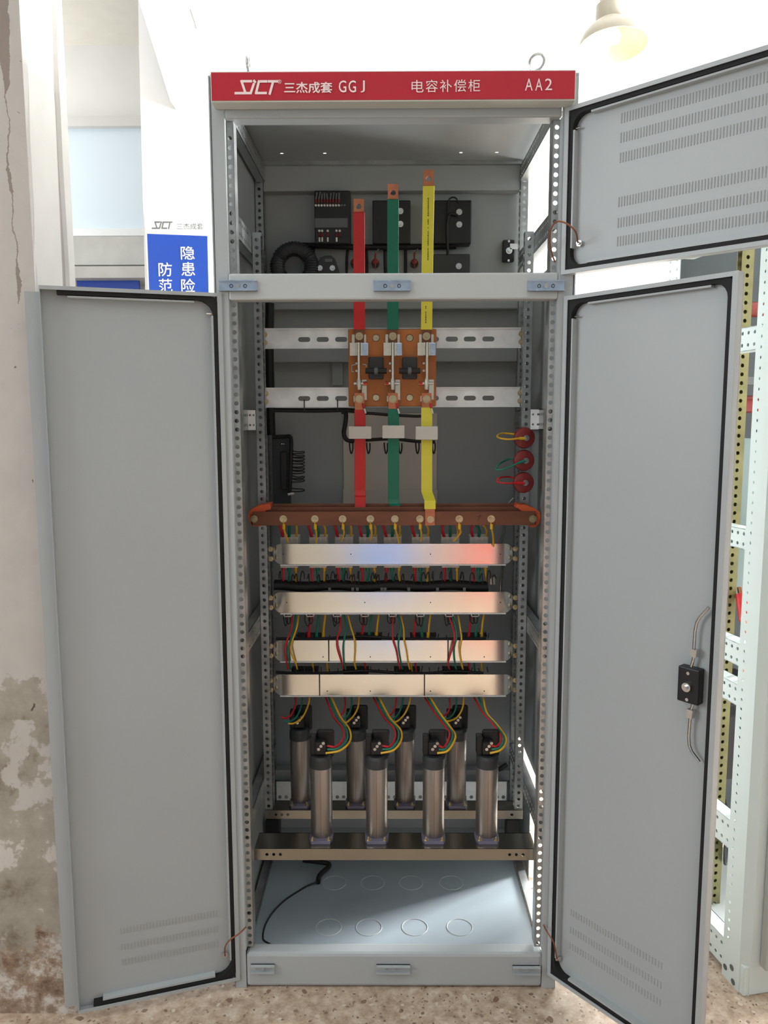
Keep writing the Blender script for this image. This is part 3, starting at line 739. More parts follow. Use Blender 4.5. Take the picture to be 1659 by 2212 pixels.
# ================================================================ knife switch
KY = .312
ks = thing('knife_switch', (.004, KY, at(848, 878, KY).z), 'three-pole open knife switch on a brown board', 'switch')
a, b = at(753, 878, .30), at(943, 711, .30)
build('base_board', MB().box(a.x, b.x, .300, .318, a.z, b.z), BAKE, ks, bev=.002)
build('spacer', MB().box(a.x+.02, a.x+.05, .318, .3325, a.z+.005, b.z-.005).box(b.x-.05, b.x-.02, .318, .3325, a.z+.005, b.z-.005), BAKE, ks)
PX = (776, 848.5, 921.5)
BY = .300
for i, px in enumerate(PX):
    dx = at(px, 800, .29).x
    def Z(py, Y=.29): return at(848, py, Y).z
    def Xp(x, Y=.29): return at(px+x, 800, Y).x
    # silver terminal plates and jaws
    build('upper_contact', MB().box(Xp(-16), Xp(15), .292, .300, Z(745), Z(722)).box(Xp(-20), Xp(-3), .280, .292, Z(769), Z(741)).box(Xp(3), Xp(7), .276, .300, Z(769), Z(741)).box(Xp(-7), Xp(-3), .276, .300, Z(769), Z(741)), SILVER, ks, bev=.001)
    build('jaw_spring', MB().box(Xp(5), Xp(20), .279, .292, Z(769), Z(741)), CHROME, ks, bev=.002)
    build('jaw_slot', MB().box(Xp(-7), Xp(6), .286, .2995, Z(768), Z(743)), BLACK, ks)
    build('blade', MB().box(Xp(-2.2), Xp(1.8), .258, .292, Z(822), Z(742)), SILVER, ks, bev=.0005)
    build('hinge_boss', MB().lathe([(.001, -.016), (.0035, -.013), (.006, 0), (.0055, .008), (.004, .014), (.001, .0145)], (Xp(-.5), .27, Z(830)), (0, 0, 1), 14), SILVER, ks, smooth=True)
    build('hinge_pin', MB().cyl((Xp(-11), .275, Z(829)), (Xp(14), .275, Z(829)), .004, 12), STEEL, ks, smooth=True)
    sx = 1 if i == 0 else -1
    build('red_mark', MB().cyl((Xp(13*sx), .268, Z(829)), (Xp(13*sx)+.0005, .264, Z(829)), .0035, 10), RED, ks)
    build('pin_nut', MB().cyl((Xp(13*sx)-.005, .275, Z(829)), (Xp(13*sx)+.005, .275, Z(829)), .006, 6), COPPER, ks)
    build('lower_contact', MB().box(Xp(5), Xp(16), .290, .300, Z(864), Z(820)).box(Xp(-13), Xp(-8), .292, .300, Z(868), Z(855)).box(Xp(-4), Xp(4), .285, .3, Z(842), Z(826)), SILVER, ks, bev=.001)
    for py in (785, 801): build('rivet', MB().cyl((Xp(-6), .294, Z(py)), (Xp(-6), .29, Z(py)), .003, 10), SILVER, ks)
    if i == 0: build('clip', MB().tube([(Xp(-6), .285, Z(787)), (Xp(-16), .285, Z(789)), (Xp(-16), .285, Z(802)), (Xp(-12), .285, Z(803))], .0018, 6, 1).tube([(Xp(8), .285, Z(787)), (Xp(15), .285, Z(788)), (Xp(15), .285, Z(793))], .0018, 6, 1), ZINC, ks)
for k in (0, 1):
    cx = (PX[k]+PX[k+1])/2
    def B(x, y, Y): return at(x, y, Y)
    a, b = B(cx-16, 819, .29), B(cx+16, 771, .29)
    build('arc_plate', MB().box(a.x, b.x, .288, .300, a.z, b.z), DARK, ks, bev=.003)
    a, b = B(cx-23, 801, .262), B(cx+23, 801, .262)
    build('crossbar', MB().cyl((a.x, .268, a.z), (b.x, .268, a.z), .0072, 16), BLACK, ks, smooth=True)
    c = B(cx, 801, .262); build('crossbar_band', MB().cyl((c.x-.0045, .268, c.z), (c.x+.0045, .268, c.z), .0092, 16), MIDG, ks, smooth=True)
    for py in (730, 859):
        c = B(cx, py, .30); build('inset_bolt', MB().cyl((c.x, .3005, c.z), (c.x, .2985, c.z), .0085, 18), BRASS, ks, smooth=True)
        build('bolt_recess', MB().torus((c.x, .2995, c.z), (0, 1, 0), .0085, .0012, 18, 5), BLACK, ks)

# ================================================================ vertical bars
SH = {'red': SRED, 'green': SGRN, 'yellow': SYEL}
def flatbar(mb, pts, wd, th):                # strip swept in XZ/Y, width along X
    vs = []; fs = []
    for p in pts:
        vs += [(p.x-wd/2, p.y, p.z), (p.x+wd/2, p.y, p.z), (p.x+wd/2, p.y+th, p.z), (p.x-wd/2, p.y+th, p.z)]
    n = len(pts)
    for k in range(n-1):
        for j in range(4): fs.append((4*k+j, 4*k+(j+1) % 4, 4*k+4+(j+1) % 4, 4*k+4+j))
    fs += [(0, 1, 2, 3), tuple(4*(n-1)+j for j in (3, 2, 1, 0))]
    mb.add(vs, fs)
UB = (('red', (775, 430, 458), 29.5), ('green', (849, 398, 430), 30.5), ('yellow', (926, 367, 401), 31.5))
for i, (cn, (px, ytop, ysl), _) in enumerate(UB):
    Y = .282; wpx = PX[i]
    top, sl = at(px, ytop, Y), at(px, ysl, Y); bot = at(wpx, 741, Y); s2 = at(wpx, 712, Y)
    r = thing('upper_bar', (bot.x, Y, bot.z), '%s-sleeved copper bar rising above the knife switch' % cn, 'busbar', 'sleeved bars above the knife switch')
    wd = .0265
    # copper end with a hole
    mb = MB(); H_ = top.z-sl.z
    mb.perf((top.x-wd/2, Y+.002, sl.z), (1, 0, 0), (0, 0, 1), 1, wd, 1, H_*.82, .0072, .004, mv=(0, H_*.18))
    build('copper_end', mb, COPPER, r)
    mb = MB(); flatbar(mb, [sl, at(wpx*.6+px*.4, 560, Y), s2], wd+.003, .008)
    build('sleeve', mb, SH[cn], r, bev=.001, label='%s heat-shrink sleeve' % cn)
    mb = MB(); flatbar(mb, [s2+Vector((0, .002, 0)), bot+Vector((0, .006, 0))], wd-.002, .004)
    build('copper_foot', mb, COPPERD, r)
    b = MB(); c = at(wpx, 726, Y); bolt(b, (c.x, Y+.004, c.z), .0058, .008); build('bolt', b, BRASS, r, smooth=True)
    if cn == 'yellow':
        for (x0, y0, y1) in ((925, 428, 562), (920, 663, 698)):
            z1, z0 = at(x0, y0, Y).z, at(x0, y1, Y).z; mk = MB(); zz = z0; rr = random.Random(5)
            while zz < z1:
                h = rr.choice((.0015, .002, .003)); mk.box(at(x0, y0, Y).x-.0012, at(x0, y0, Y).x+.0012, Y-.0006, Y-.0001, zz, zz+h); zz += h+.0016+(rr.random() > .85)*.006
            o = build('printed_marking', mk, BLACK, r); o['kind'] = 'stuff'
LOWB = (('red', 777.5, 885, 1060, 778, 1097, 0), ('green', 850, 883, 1078, 853, 1093, 0), ('yellow', 922, 880, 1062, 929, 1100, 1))
for i, (cn, px, y0, ybend, px2, y1, fr) in enumerate(LOWB):
    Y = .276; Yb = .236 if fr else .262; wd = .0265
    s0 = at(px, y0, Y); b1 = at(px, ybend, Y); e = at(px2, y1, Yb)
    foot = at(px2, 1135 if fr else 1108, Yb); hd_ = at(PX[i], 849, Y)
    r = thing('lower_bar', (e.x, Yb, foot.z), '%s-sleeved copper bar dropping from the switch to the busbar' % cn, 'busbar', 'sleeved bars below the knife switch')
    mb = MB(); pts = [s0, b1, at((px+px2)/2, ybend+10, (Y+Yb)/2), at(px2, ybend+20 if fr else ybend+14, Yb), e]
    flatbar(mb, pts, wd+.003, .008); build('sleeve', mb, SH[cn], r, bev=.001, label='%s heat-shrink sleeve' % cn)
    mb = MB(); flatbar(mb, [hd_, s0], wd-.001, .004); build('copper_head', mb, COPPER, r)
    mb = MB(); flatbar(mb, [e+Vector((0, .002, 0)), foot], wd-.001, .004); build('copper_foot', mb, COPPER if fr else COPPERD, r)
    b = MB(); c = at(PX[i], 862, Y); bolt(b, (c.x, Y, c.z), .0058, .008); build('bolt', b, BRASS, r, smooth=True)
    if fr: b = MB(); c = at(930, 1122, Yb); bolt(b, (c.x, Yb, c.z), .0052, .006); build('bolt', b, BRASS, r, smooth=True)
    # short sensing lead at the head
    p = at(PX[i]+8, 872, Y-.002); q = at(PX[i]+14, 893, Y-.006)
    build('sensing_lug', MB().tube([p, at(PX[i]+10, 881, Y-.006)], .003, 8, 1), RED, r); build('sensing_sleeve', MB().tube([at(PX[i]+11, 883, Y-.006), q], .0022, 8, 1), WHITE, r)
# pale blocks across the lower bars
for cn, x0, x1, y0, y1 in (('red', 753, 802, 921, 948), ('green', 826, 874, 919, 947), ('yellow', 898, 946, 921, 950)):
    a, b = at(x0, y1, .255), at(x1, y0, .255)
    o = build('bar_block', MB().box(a.x, b.x, .255, .2755, a.z, b.z), PALE, bev=.0015); tag(o, 'pale rectangular block clipped across the %s bar' % cn, 'block', 'pale blocks on the three bars')

# ================================================================ horizontal copper busbar with stepped orange ends
bb = thing('copper_busbar', (.006, .25, at(848, 1135, .24).z), 'long horizontal stepped copper busbar with orange end supports', 'busbar')
FYB = .242
for k, (Y, dz) in enumerate(((FYB, 0), (.262, .010), (.280, .017))):
    z0, z1 = at(848, 1135, FYB).z+dz, at(848, 1105, FYB).z+dz
    a, b = at(545, 1120, FYB).x, at(1156, 1120, FYB).x
    build('bar', MB().box(a+(.02 if k else 0), b-(.02 if k else 0), Y, Y+.005, z0, z1), COPPERD, bb, bev=.0006)
def endpiece(pp, s):
    pl = [(at(x, y, .25).x, at(x, y, .25).z) for x, y in pp]
    if s < 0: pl = pl[::-1]
    build('end_support', MB().prism(pl, (0, .2475, 0), (1, 0, 0), (0, 0, 1), -.055), ORANGE, bb, bev=.002)
endpiece([(536, 1117), (538, 1105), (545, 1098), (562, 1091), (582, 1088), (585, 1095), (585, 1100), (575, 1103), (572, 1106), (555, 1108), (545, 1110), (545, 1131), (570, 1132), (562, 1137), (548, 1137), (540, 1131)], 1)
endpiece([(1168, 1117), (1165, 1105), (1155, 1098), (1138, 1091), (1118, 1089), (1113, 1096), (1120, 1099), (1126, 1104), (1143, 1106), (1156, 1110), (1156, 1133), (1138, 1133), (1146, 1139), (1158, 1138), (1165, 1130)], 1)
BXS = (612, 680, 740, 800, 853, 907, 992, 1061)
for px in (549,)+BXS+(1151,):
    c = at(px, 1121, FYB); b = MB(); bolt(b, (c.x, FYB, c.z), .0056, .007); build('bolt', b, BRASS, bb, smooth=True)
p = at(1035, 1119, FYB-.0005)
build('ink_mark', MB().bar(p+Vector((-.006, 0, .003)), p+Vector((.006, 0, .006)), .001, .0006, (0, 1, 0)).bar(p+Vector((-.003, 0, -.007)), p+Vector((.004, 0, .009)), .001, .0006, (0, 1, 0)), BLACK, bb)

# ================================================================ wires
ORD = ['first', 'second', 'third', 'fourth', 'fifth', 'sixth', 'seventh', 'eighth']
MC = {'red': RED, 'green': GREEN, 'yellow': YEL}
def wire(pts, cn, lab, grp, r=.0021, ferr=None, sm=6):
    P = [at(x, y, Y) for x, y, Y in pts]
    if ferr:
        root = thing('wire', P[0], lab, 'wire', grp)
        build('core', MB().tube(P, r, 7, sm), MC[cn], root, smooth=True)
        for (p, q, rr) in ferr:
            build('ferrule', MB().cyl(at(*p), at(*q), rr, 10), MC[cn], root, smooth=True)
        return root
    o = build('wire', MB().tube(P, r, 7, sm), MC[cn], smooth=True); return tag(o, lab, 'wire', grp)
FX = (625, 687, 743, 795, 848, 909, 973, 1035)
# yellow leads hanging from the busbar bolts
ends = ((622, 1171), (683, 1172), (737, 1168), (799, 1167), (862, 1174), (909, 1168), (980, 1168), (1066, 1180))
for i, (bx, (ex, ey)) in enumerate(zip(BXS, ends)):
    fer = [((bx, 1127, FYB-.004), (bx, 1133, FYB-.004), .0018), ((bx+1, 1132, FYB-.004), (bx+1, 1143, FYB-.004), .0042)]
    wire([(bx+1, 1140, FYB-.004), (bx+3, 1150, .255), ((bx+ex)/2+2, 1160, .28), (ex, ey, .306)], 'yellow', 'yellow lead with ferrule hanging from the %s busbar bolt from the left' % ORD[i], 'yellow leads under the busbar', .0027, fer)
# phase wires between the busbar and the fuse bases, dropping behind
for i, fx in enumerate(FX):
    o = ORD[i]
    j = random.Random(i*3+1)
    wire([(fx-20+j.uniform(-3, 6), 1133, .285), (fx-17, 1146, .33), (fx-13, 1161, .352)], 'red', 'red wire into the top of the %s fuse base from the left' % o, 'red wires above the fuse bases', .0042)
    wire([(fx-3+j.uniform(-4, 4), 1133, .285), (fx, 1146, .33), (fx-1, 1161, .352)], 'green', 'green wire into the top of the %s fuse base from the left' % o, 'green wires above the fuse bases', .0046)
    wire([(fx+13+j.uniform(-4, 4), 1133, .285), (fx+16, 1144, .335), (fx+15, 1161, .352)], 'yellow', 'yellow wire into the top of the %s fuse base from the left' % o, 'yellow wires above the fuse bases', .0032)
# fuse bases (eight) behind the first strip
fb0 = None
FZ0, FZ1 = at(848, 1223, .345).z, at(848, 1160, .345).z
for i, fx in enumerate(FX):
    c = at(fx, 1190, .345); wd = .050
    r = thing('fuse_base', (c.x, .345, FZ0), 'off-white fuse base behind the top strip, %s from the left' % ORD[i], 'fuse base', 'fuse bases behind the top strip')
    build('body', MB().box(c.x-wd/2, c.x+wd/2, .345, .40, FZ0, FZ1), WHITE, r, bev=.002)
    for k in (-1, 0, 1):
        build('terminal', MB().box(c.x+k*.016-.006, c.x+k*.016+.006, .3435, .346, FZ1-.012, FZ1-.003), PALE, r)
    build('terminal_cover', MB().box(c.x-wd/2+.001, c.x+wd/2-.001, .335, .3445, FZ0-.002, FZ0+.002), WHITE, r)
# row below: ferrules and wires dropping into the black harness
for i, fx in enumerate(FX):
    o = ORD[i]
    for dx, cn, rr in ((-13, 'red', .003), (-1, 'green', .0036), (14, 'yellow', .0028)):
        wire([(fx+dx, 1226, .352), (fx+dx+random.uniform(-1, 2), 1240, .350), (fx+dx+random.uniform(-1, 4), 1256, .355)], cn, '%s wire from the bottom of the %s fuse base into the harness' % (cn, o), '%s wires under the fuse bases' % cn, rr,
             [((fx+dx, 1224, .352), (fx+dx, 1233, .352), rr*1.55)])
# black harness above the second strip with its loops
hz = at(848, 1268, .345)
hn = thing('cable_harness', (at(830, 1268, .345).x, .345, at(848, 1278, .345).z), 'thick black harness with curled wires above the second strip', 'cable harness')
mb = MB(); P = [at(x, 1267+2*math.sin(x*.05), .348) for x in range(592, 1055, 14)]
mb.tube(P, .0125, 10, 2); mb.tube([p+Vector((0, .01, .004)) for p in P], .011, 8, 2)
build('bundle', mb, HARN, hn, smooth=True)
rr = random.Random(9)
lx = []
for fx in FX: lx += [fx-17, fx+5, fx+20, fx+27]
for x in lx:
    x += rr.uniform(-3, 3); w_ = rr.uniform(3, 7)*rr.choice((-1, 1)); t = rr.uniform(1232, 1242)
    build('curled_wire', MB().tube([at(x, 1262, .342), at(x-1, 1248, .338), at(x+w_*.4, t, .336), at(x+w_, t+6, .338), at(x+w_*1.1, 1250, .34)], .0016, 6, 4), BLACK, hn, smooth=True)
for x in (712, 762, 772, 825, 832, 883, 945, 1003):
    a = at(x-3, 1276, .334); b = at(x+3, 1269, .334); build('wire_number_sleeve', MB().box(a.x, b.x, .331, .335, a.z, b.z), MIDG, hn)
# contactor clips below strip two
CX = (622, 670, 728, 788, 848, 908, 970, 1026)
for i, cx in enumerate(CX):
    a, b = at(cx-9, 1332, .338), at(cx+9, 1322, .338); z1 = at(cx, 1290, .34).z
    r = thing('contactor', ((a.x+b.x)/2, .34, a.z), 'dark contactor behind the second strip, %s from the left' % ORD[i], 'contactor', 'contactors behind the second strip')
    build('housing', MB().box(a.x-.012, b.x+.012, .342, .40, a.z+.004, z1), BLACK, r, bev=.002)
    build('label_clip', MB().box(a.x, b.x, .334, .338, a.z, a.z+.0025).box(a.x, a.x+.003, .334, .342, a.z, b.z).box(b.x-.003, b.x, .334, .342, a.z, b.z), WHITE, r)
    j = random.Random(i)
    for k in range(2):
        x = cx-10+k*6; build('curled_wire', MB().tube([at(x, 1326, .345), at(x+j.uniform(-2, 2), 1340, .34), at(x+5, 1350+j.uniform(-4, 4), .34), at(x+9, 1342, .342), at(x+8, 1330, .345)], .0016, 6, 4), BLACK, r, smooth=True)
# odd columns: wires pass in front of the third strip; even columns end behind it
front3 = {0: [('red', [(631, 1328), (629, 1360), (619, 1385), (615, 1405), (619, 1430)]), ('green', [(639, 1328), (635, 1360), (626, 1388), (621, 1408), (625, 1430)]), ('yellow', [(645, 1330), (641, 1355), (631, 1385), (628, 1405), (639, 1434)])],
          2: [('red', [(735, 1328), (735, 1355), (728, 1382), (729, 1402), (738, 1431)]), ('green', [(743, 1328), (748, 1352), (744, 1378), (741, 1400), (743, 1431)]), ('yellow', [(752, 1330), (758, 1355), (765, 1378), (767, 1402), (766, 1431)])],
          4: [('red', [(849, 1328), (848, 1355), (849, 1382), (856, 1405), (861, 1432)]), ('green', [(859, 1328), (866, 1352), (862, 1378), (861, 1400), (866, 1431)]), ('yellow', [(866, 1330), (872, 1360), (873, 1382), (878, 1405), (882, 1432)])],
          6: [('red', [(969, 1328), (977, 1352), (982, 1375), (977, 1400), (968, 1432)]), ('green', [(976, 1328), (984, 1352), (986, 1378), (981, 1402), (983, 1435)]), ('yellow', [(990, 1330), (994, 1355), (997, 1380), (994, 1405), (997, 1432)])]}
for i, L3 in front3.items():
    for cn, pts in L3:
        ys_ = (.345, .325, .305, .302, .312)
        P = [(x, y, Y) for (x, y), Y in zip(pts, ys_)] + [(pts[-1][0]+3, 1445, .335)]
        wire(P, cn, '%s wire crossing in front of the third strip below the %s contactor' % (cn, ORD[i]), 'wires crossing the third strip', .0025)
for i in (1, 3, 5, 7):
    cx = CX[i]
    for dx, cn in ((0, 'red'), (17, 'green'), (31 if i < 7 else 15, 'yellow')):
        if i == 7: dx = {'red': -13, 'green': 2, 'yellow': 14}[cn]
        if i == 1: dx = {'red': -3, 'green': 14, 'yellow': 28}[cn]
        if i == 3: dx = {'red': -6, 'green': 10, 'yellow': 25}[cn]
        if i == 5: dx = {'red': -14, 'green': 3, 'yellow': 17}[cn]
        wire([(cx+dx+5, 1328, .348), (cx+dx+2, 1350, .345), (cx+dx, 1376, .35)], cn, '%s wire ending behind the third strip below the %s contactor' % (cn, ORD[i]), 'wires ending behind the third strip', .003,
             [((cx+dx, 1366, .349), (cx+dx, 1378, .35), .005)])
# thin harnesses lying on strips three and four, relays behind
for (y, lab, nm, seq) in ((1379, 'slim black harness lying along the top of the third strip', 'slim_harness', (0, 2, -1, -4, 0, 2, 1, 0)), (1452, 'slim black harness lying along the top of the lowest strip', 'slim_harness', (0, 3, 1, -3, 1, 3, -2, 2))):
    r = thing('slim_harness', at(840, y+3, .34), lab, 'cable harness')
    P = [at(596+i*64, y+s, .338) for i, s in enumerate(seq)]
    build('bundle', MB().tube(P, .0042, 8, 5), HARN, r, smooth=True)
    rr = random.Random(int(y))
    for k in range(24):
        x = 640+k*18; build('stub', MB().tube([at(x, y, .338), at(x+rr.uniform(-3, 3), y-rr.uniform(7, 14), .342)], .0014, 5, 1), BLACK, r)
for row, (y0, y1, lab) in enumerate(((1374, 1400, 'third'), (1448, 1475, 'lowest'))):
    for i, cx in enumerate((672, 798, 915, 1024) if row == 0 else (660, 770, 880, 985)):
        a, b = at(cx-28, y1, .36), at(cx+26, y0, .36)
        r = thing('thermal_relay', ((a.x+b.x)/2, .38, a.z), 'olive relay behind the %s strip, %s from the left' % (lab, ORD[i]), 'relay', 'relays behind the %s strip' % lab)
        build('body', MB().box(a.x, b.x, .352, .40, a.z, b.z), DARK, r, bev=.002)
        for k in range(4): build('barrier', MB().box(a.x+(b.x-a.x)*k/3-.0012, a.x+(b.x-a.x)*k/3+.0012, .35, .38, b.z, b.z+.007), BLACK, r)
# pairs of short wires seen between strips three and four
k_ = 0
for i, (x, cn) in enumerate(((675, 'yellow'), (706, 'yellow'), (788, 'red'), (745, 'red'), (888, 'yellow'), (897, 'red'), (1012, 'red'), (1024, 'green'), (1040, 'yellow'))):
    wire([(x, 1428, .345), (x+1, 1442, .35), (x+3, 1456, .355)], cn, '%s short wire between the two lowest strips, %s from the left' % (cn, ORD[i] if i < 8 else 'ninth'), 'short wires between the two lowest strips', .0026)

# ================================================================ capacitors and their shelves
def shelf(Y, y_top, y_bot, yback_px, lab, xa, xb, holes):
    zt = at(800, y_top, Y).z; zb = at(800, y_bot, Y).z; yb = atz(800, yback_px, zt).y
    r = thing('capacitor_shelf', ((xa+xb)/2, (Y+yb)/2, zb), lab, 'shelf')
    mb = MB().box(xa, xb, Y, yb, zt-.002, zt).box(xa, xb, yb-.002, yb, zb, zt)
    # front lip with real holes near its ends
    pitch = .0172; n = int((xb-xa)/pitch); rem = (xb-xa)-n*pitch
    hs = {int((at(h, 1845, Y).x-xa-rem/2)/pitch) for h in holes}
    mb.perf((xa, Y, zb), (1, 0, 0), (0, 0, 1), n, pitch, 1, zt-zb, .0042, .002, mu=(rem/2, rem/2), mask=lambda i, j: i in hs)
    build('channel', mb, CAN2, r)
    return r, zt
CAN2 = mat('satin_shelf_steel', (172, 167, 156), .22, 1, var=.06, vscale=6)
xa, xb = at(549, 1840, .08).x, at(1158, 1840, .08).x
sf1, ZS1 = shelf(.078, 1833, 1857, 1799, 'front steel shelf carrying four bright capacitors', -.352, .366, (571, 588, 604, 1096, 1113, 1130))
sf2, ZS2 = shelf(.302, 1750, 1768, 1729, 'rear steel shelf carrying four shadowed capacitors', -.361, .372, (594, 610, 625, 1104))
b = MB()
for px in (574, 1104): c = at(px, 1750, .5)
# zinc rail with openings behind
z1, z0 = at(800, 1688, .52).z, at(800, 1732, .52).z
rr_ = MB().perf((-.36, .52, z0), (1, 0, 0), (0, 0, 1), 36, .02, 1, (z1-z0)*.5, .006, .002, mv=(0, (z1-z0)*.5))
build('rear_cross_rail', rr_, ZINCB, cab)
z1b, z0b = at(800, 1660, .57).z, at(800, 1682, .57).z
build('rear_lower_beam', MB().box(-.37, .376, .556, .598, z0b, z1b), INNER, cab, bev=.003)
def make_cap(c, lab, grp):
    r = thing('capacitor', c, lab, 'capacitor', grp); x, y, z = c; Rr = .0282
    build('can', MB().lathe([(Rr*.96, .008), (Rr, .012), (Rr, .192), (Rr*.95, .196), (Rr*.5, .197)], c, (0, 0, 1), 32), CAN, r, smooth=True)
    build('seam', MB().box(x-.0004, x+.0004, y-Rr-.0004, y-Rr+.001, z+.012, z+.190), COPPERD, r)
    pl = [(-.030, -.026), (-.024, -.042), (.024, -.042), (.030, -.026), (.031, .006), (-.031, .006)]
    build('foot', MB().prism([(a, b) for a, b in pl], (x, y, z), (1, 0, 0), (0, 1, 0), .008), LILAC, r, bev=.001)
    for s in (-1, 1):
        b = MB(); bolt(b, (x+s*.021, y-.034, z+.008), .0035, .005, ax=(0, 0, 1)); build('bolt', b, BRASS, r, smooth=True)
    build('top_cap', MB().lathe([(Rr*1.03, .194), (Rr*1.05, .202), (Rr*1.02, .218), (Rr*.8, .224)], c, (0, 0, 1), 28), DARK, r, smooth=True)
    build('terminal_block', MB().box(x-.014, x+.014, y-.014, y+.02, z+.228, z+.262).box(x-.028, x-.012, y-.004, y+.024, z+.222, z+.274), BLACK, r, bev=.003)
    mb = MB()
    for k in range(3): mb.cyl((x-.004+k*.006, y-.018, z+.246+k*.008), (x-.004+k*.006, y-.008, z+.246+k*.008), .0042, 8)
    build('terminal_screw', mb, STEEL, r, smooth=True)
    build('rear_shield', MB().box(x-.012, x+.034, y+.014, y+.026, z+.21, z+.285), BLACK, r, bev=.006)
    return r
def copy_tree(o, loc):
    c = o.copy(); COL.objects.link(c); c.location = loc
    for ch in list(o.children):
        d = ch.copy(); COL.objects.link(d); d.parent = c
    return c
fcx = [at(x, 1812, .138).x for x in (695.5, 814, 936, 1050)]
rcx = [at(x, 1740, .350).x for x in (650, 770, 874, 985)]
cap0 = make_cap(Vector((fcx[0], .138, ZS1)), 'bright capacitor at the left end of the front shelf', 'capacitors on the front shelf')
labs = ['bright capacitor at the left end of the front shelf', 'second bright capacitor from the left on the front shelf', 'third bright capacitor from the left on the front shelf', 'bright capacitor at the right end of the front shelf']
labr = ['dim capacitor at the left end of the rear shelf', 'second dim capacitor from the left on the rear shelf', 'third dim capacitor from the left on the rear shelf', 'dim capacitor at the right end of the rear shelf']
for i in range(1, 4):
    c = copy_tree(cap0, Vector((fcx[i], .138, ZS1))); c['label'] = labs[i]
for i in range(4):
    c = copy_tree(cap0, Vector((rcx[i], .350, ZS2))); c['label'] = labr[i]; c['group'] = 'capacitors on the rear shelf'
# wires down to the capacitors
FW_ = {0: [(715, 1505), (735, 1548), (755, 1576), (756, 1601), (735, 1621), (704, 1627)],
       1: [(818, 1505), (842, 1550), (865, 1576), (867, 1598), (851, 1620), (823, 1627)],
       2: [(928, 1504), (950, 1540), (974, 1572), (984, 1592), (968, 1621), (944, 1628)],
       3: [(1044, 1506), (1052, 1540), (1075, 1567), (1094, 1597), (1083, 1619), (1057, 1627)]}
for i, pts in FW_.items():
    ys_ = (.335, .27, .20, .13, .085, .085)
    for cn, dx, dy, sh in (('yellow', 0, 0, 1), ('green', -6, -2, .93), ('red', -12, -4, .84)):
        cx = (695, 814, 936, 1050)[i]
        P = []
        for k, ((x, y), Y) in enumerate(zip(pts, ys_)):
            X_ = cx+(x-cx)*sh+dx*(1-k/5) if k else x+dx*(1.0 if i < 3 else 1.7)
            P.append((X_, y+dy*(k/5)*2.6, Y+(.006 if cn == 'green' else .012 if cn == 'red' else 0)))
        P[-1] = (cx+ (9 if cn == 'yellow' else 12), 1627+dy*4, .09)
        wire(P, cn, '%s wire sweeping down to the %s' % (cn, labs[i].replace('bright ', '')), 'wires to the front capacitors', .0027)
RW_ = {0: [(669, 1506), (665, 1525), (653, 1550), (636, 1562), (622, 1563)], 1: [(776, 1505), (773, 1528), (764, 1546), (752, 1558), (747, 1561)],
       2: [(887, 1506), (882, 1526), (872, 1545), (858, 1558), (846, 1560)], 3: [(1002, 1507), (999, 1530), (988, 1549), (972, 1557), (957, 1558)]}
for i, pts in RW_.items():
    for cn, dx, dy in (('yellow', 0, 0), ('green', -16, -5), ('red', -31, -14)):
        P = [(x+dx*(1-.5*k/4), y+dy*(k/4), Y+(.0 if cn == 'yellow' else .006)) for k, ((x, y), Y) in enumerate(zip(pts, (.345, .34, .33, .31, .305)))]
        wire(P, cn, '%s wire curving left to the %s' % (cn, labr[i].replace('dim ', '')), 'wires to the rear capacitors', .0026)

# ================================================================ equipment on the rear door, upper compartment
EY = .596
def ebox(x0, x1, y0, y1, dep, m, nm, lab, cat, Yf=None, bev=.003, grp=None):
    Yf = EY-dep; a, b = at(x0, y1, Yf), at(x1, y0, Yf)
    r = thing(nm, ((a.x+b.x)/2, EY, a.z), lab, cat, grp); build('housing', MB().box(a.x, b.x, Yf, EY, a.z, b.z), m, r, bev=bev); return r, Yf
r, Yf = ebox(680, 756, 411, 526, .07, BLACK, 'power_controller', 'black controller with pale label and two rows of terminals', 'controller')
a, b = at(680, 492, Yf-.001), at(751, 471, Yf-.001); build('label_plate', MB().box(a.x, b.x, Yf-.002, Yf, a.z, b.z), MIDG, r, bev=.001)
for k in range(11):
    p = at(682.5+6.2*k, 444, Yf); build('terminal_screw', MB().cyl((p.x, Yf-.003, p.z), (p.x, Yf, p.z), .0032, 8), WHITE if k < 9 else MIDG, r)
    if k < 9:
        q, q2 = at(682.5+6.2*k, 438, Yf-.004), at(682.5+6.2*k, 430, Yf-.006); build('red_sleeve', MB().cyl(q, q2, .0026, 7), OXRED, r)
        t = at(684+6*k+random.uniform(-2, 2), 417+random.uniform(-3, 3), Yf-.008); build('number_sleeve', MB().cyl(q2, t, .0026, 7), MIDG, r)
for x in (690, 696, 708, 727, 734):
    p = at(x, 499, Yf); build('terminal_screw', MB().cyl((p.x, Yf-.003, p.z), (p.x, Yf, p.z), .0034, 8), WHITE, r)
    build('red_sleeve', MB().cyl(at(x, 504, Yf-.003), at(x, 511, Yf-.005), .0026, 7), OXRED, r)
    if x != 734: build('number_sleeve', MB().cyl(at(x, 513, Yf-.005), at(x, 522, Yf-.006), .0026, 7), WHITE, r)
for (x0, x1, y0, y1, lab, scr) in ((805, 887, 432, 526, 'square black meter behind the green bar', ((865, 456), (865, 484))), (938, 1019, 432, 526, 'square black meter right of the yellow bar, upper one', ((992, 458), (992, 485))), (936, 1016, 548, 592, 'black meter right of the yellow bar, cut off by the beam', ((991, 575),))):
    r, Yf = ebox(x0, x1, y0, y1, .05, BLACK if y0 < 500 else DARK, 'panel_meter', lab, 'meter')
    for s in scr:
        p = at(s[0], s[1], Yf); b = MB(); bolt(b, (p.x, Yf, p.z), .005, .005); build('terminal_screw', b, STEEL, r, smooth=True)
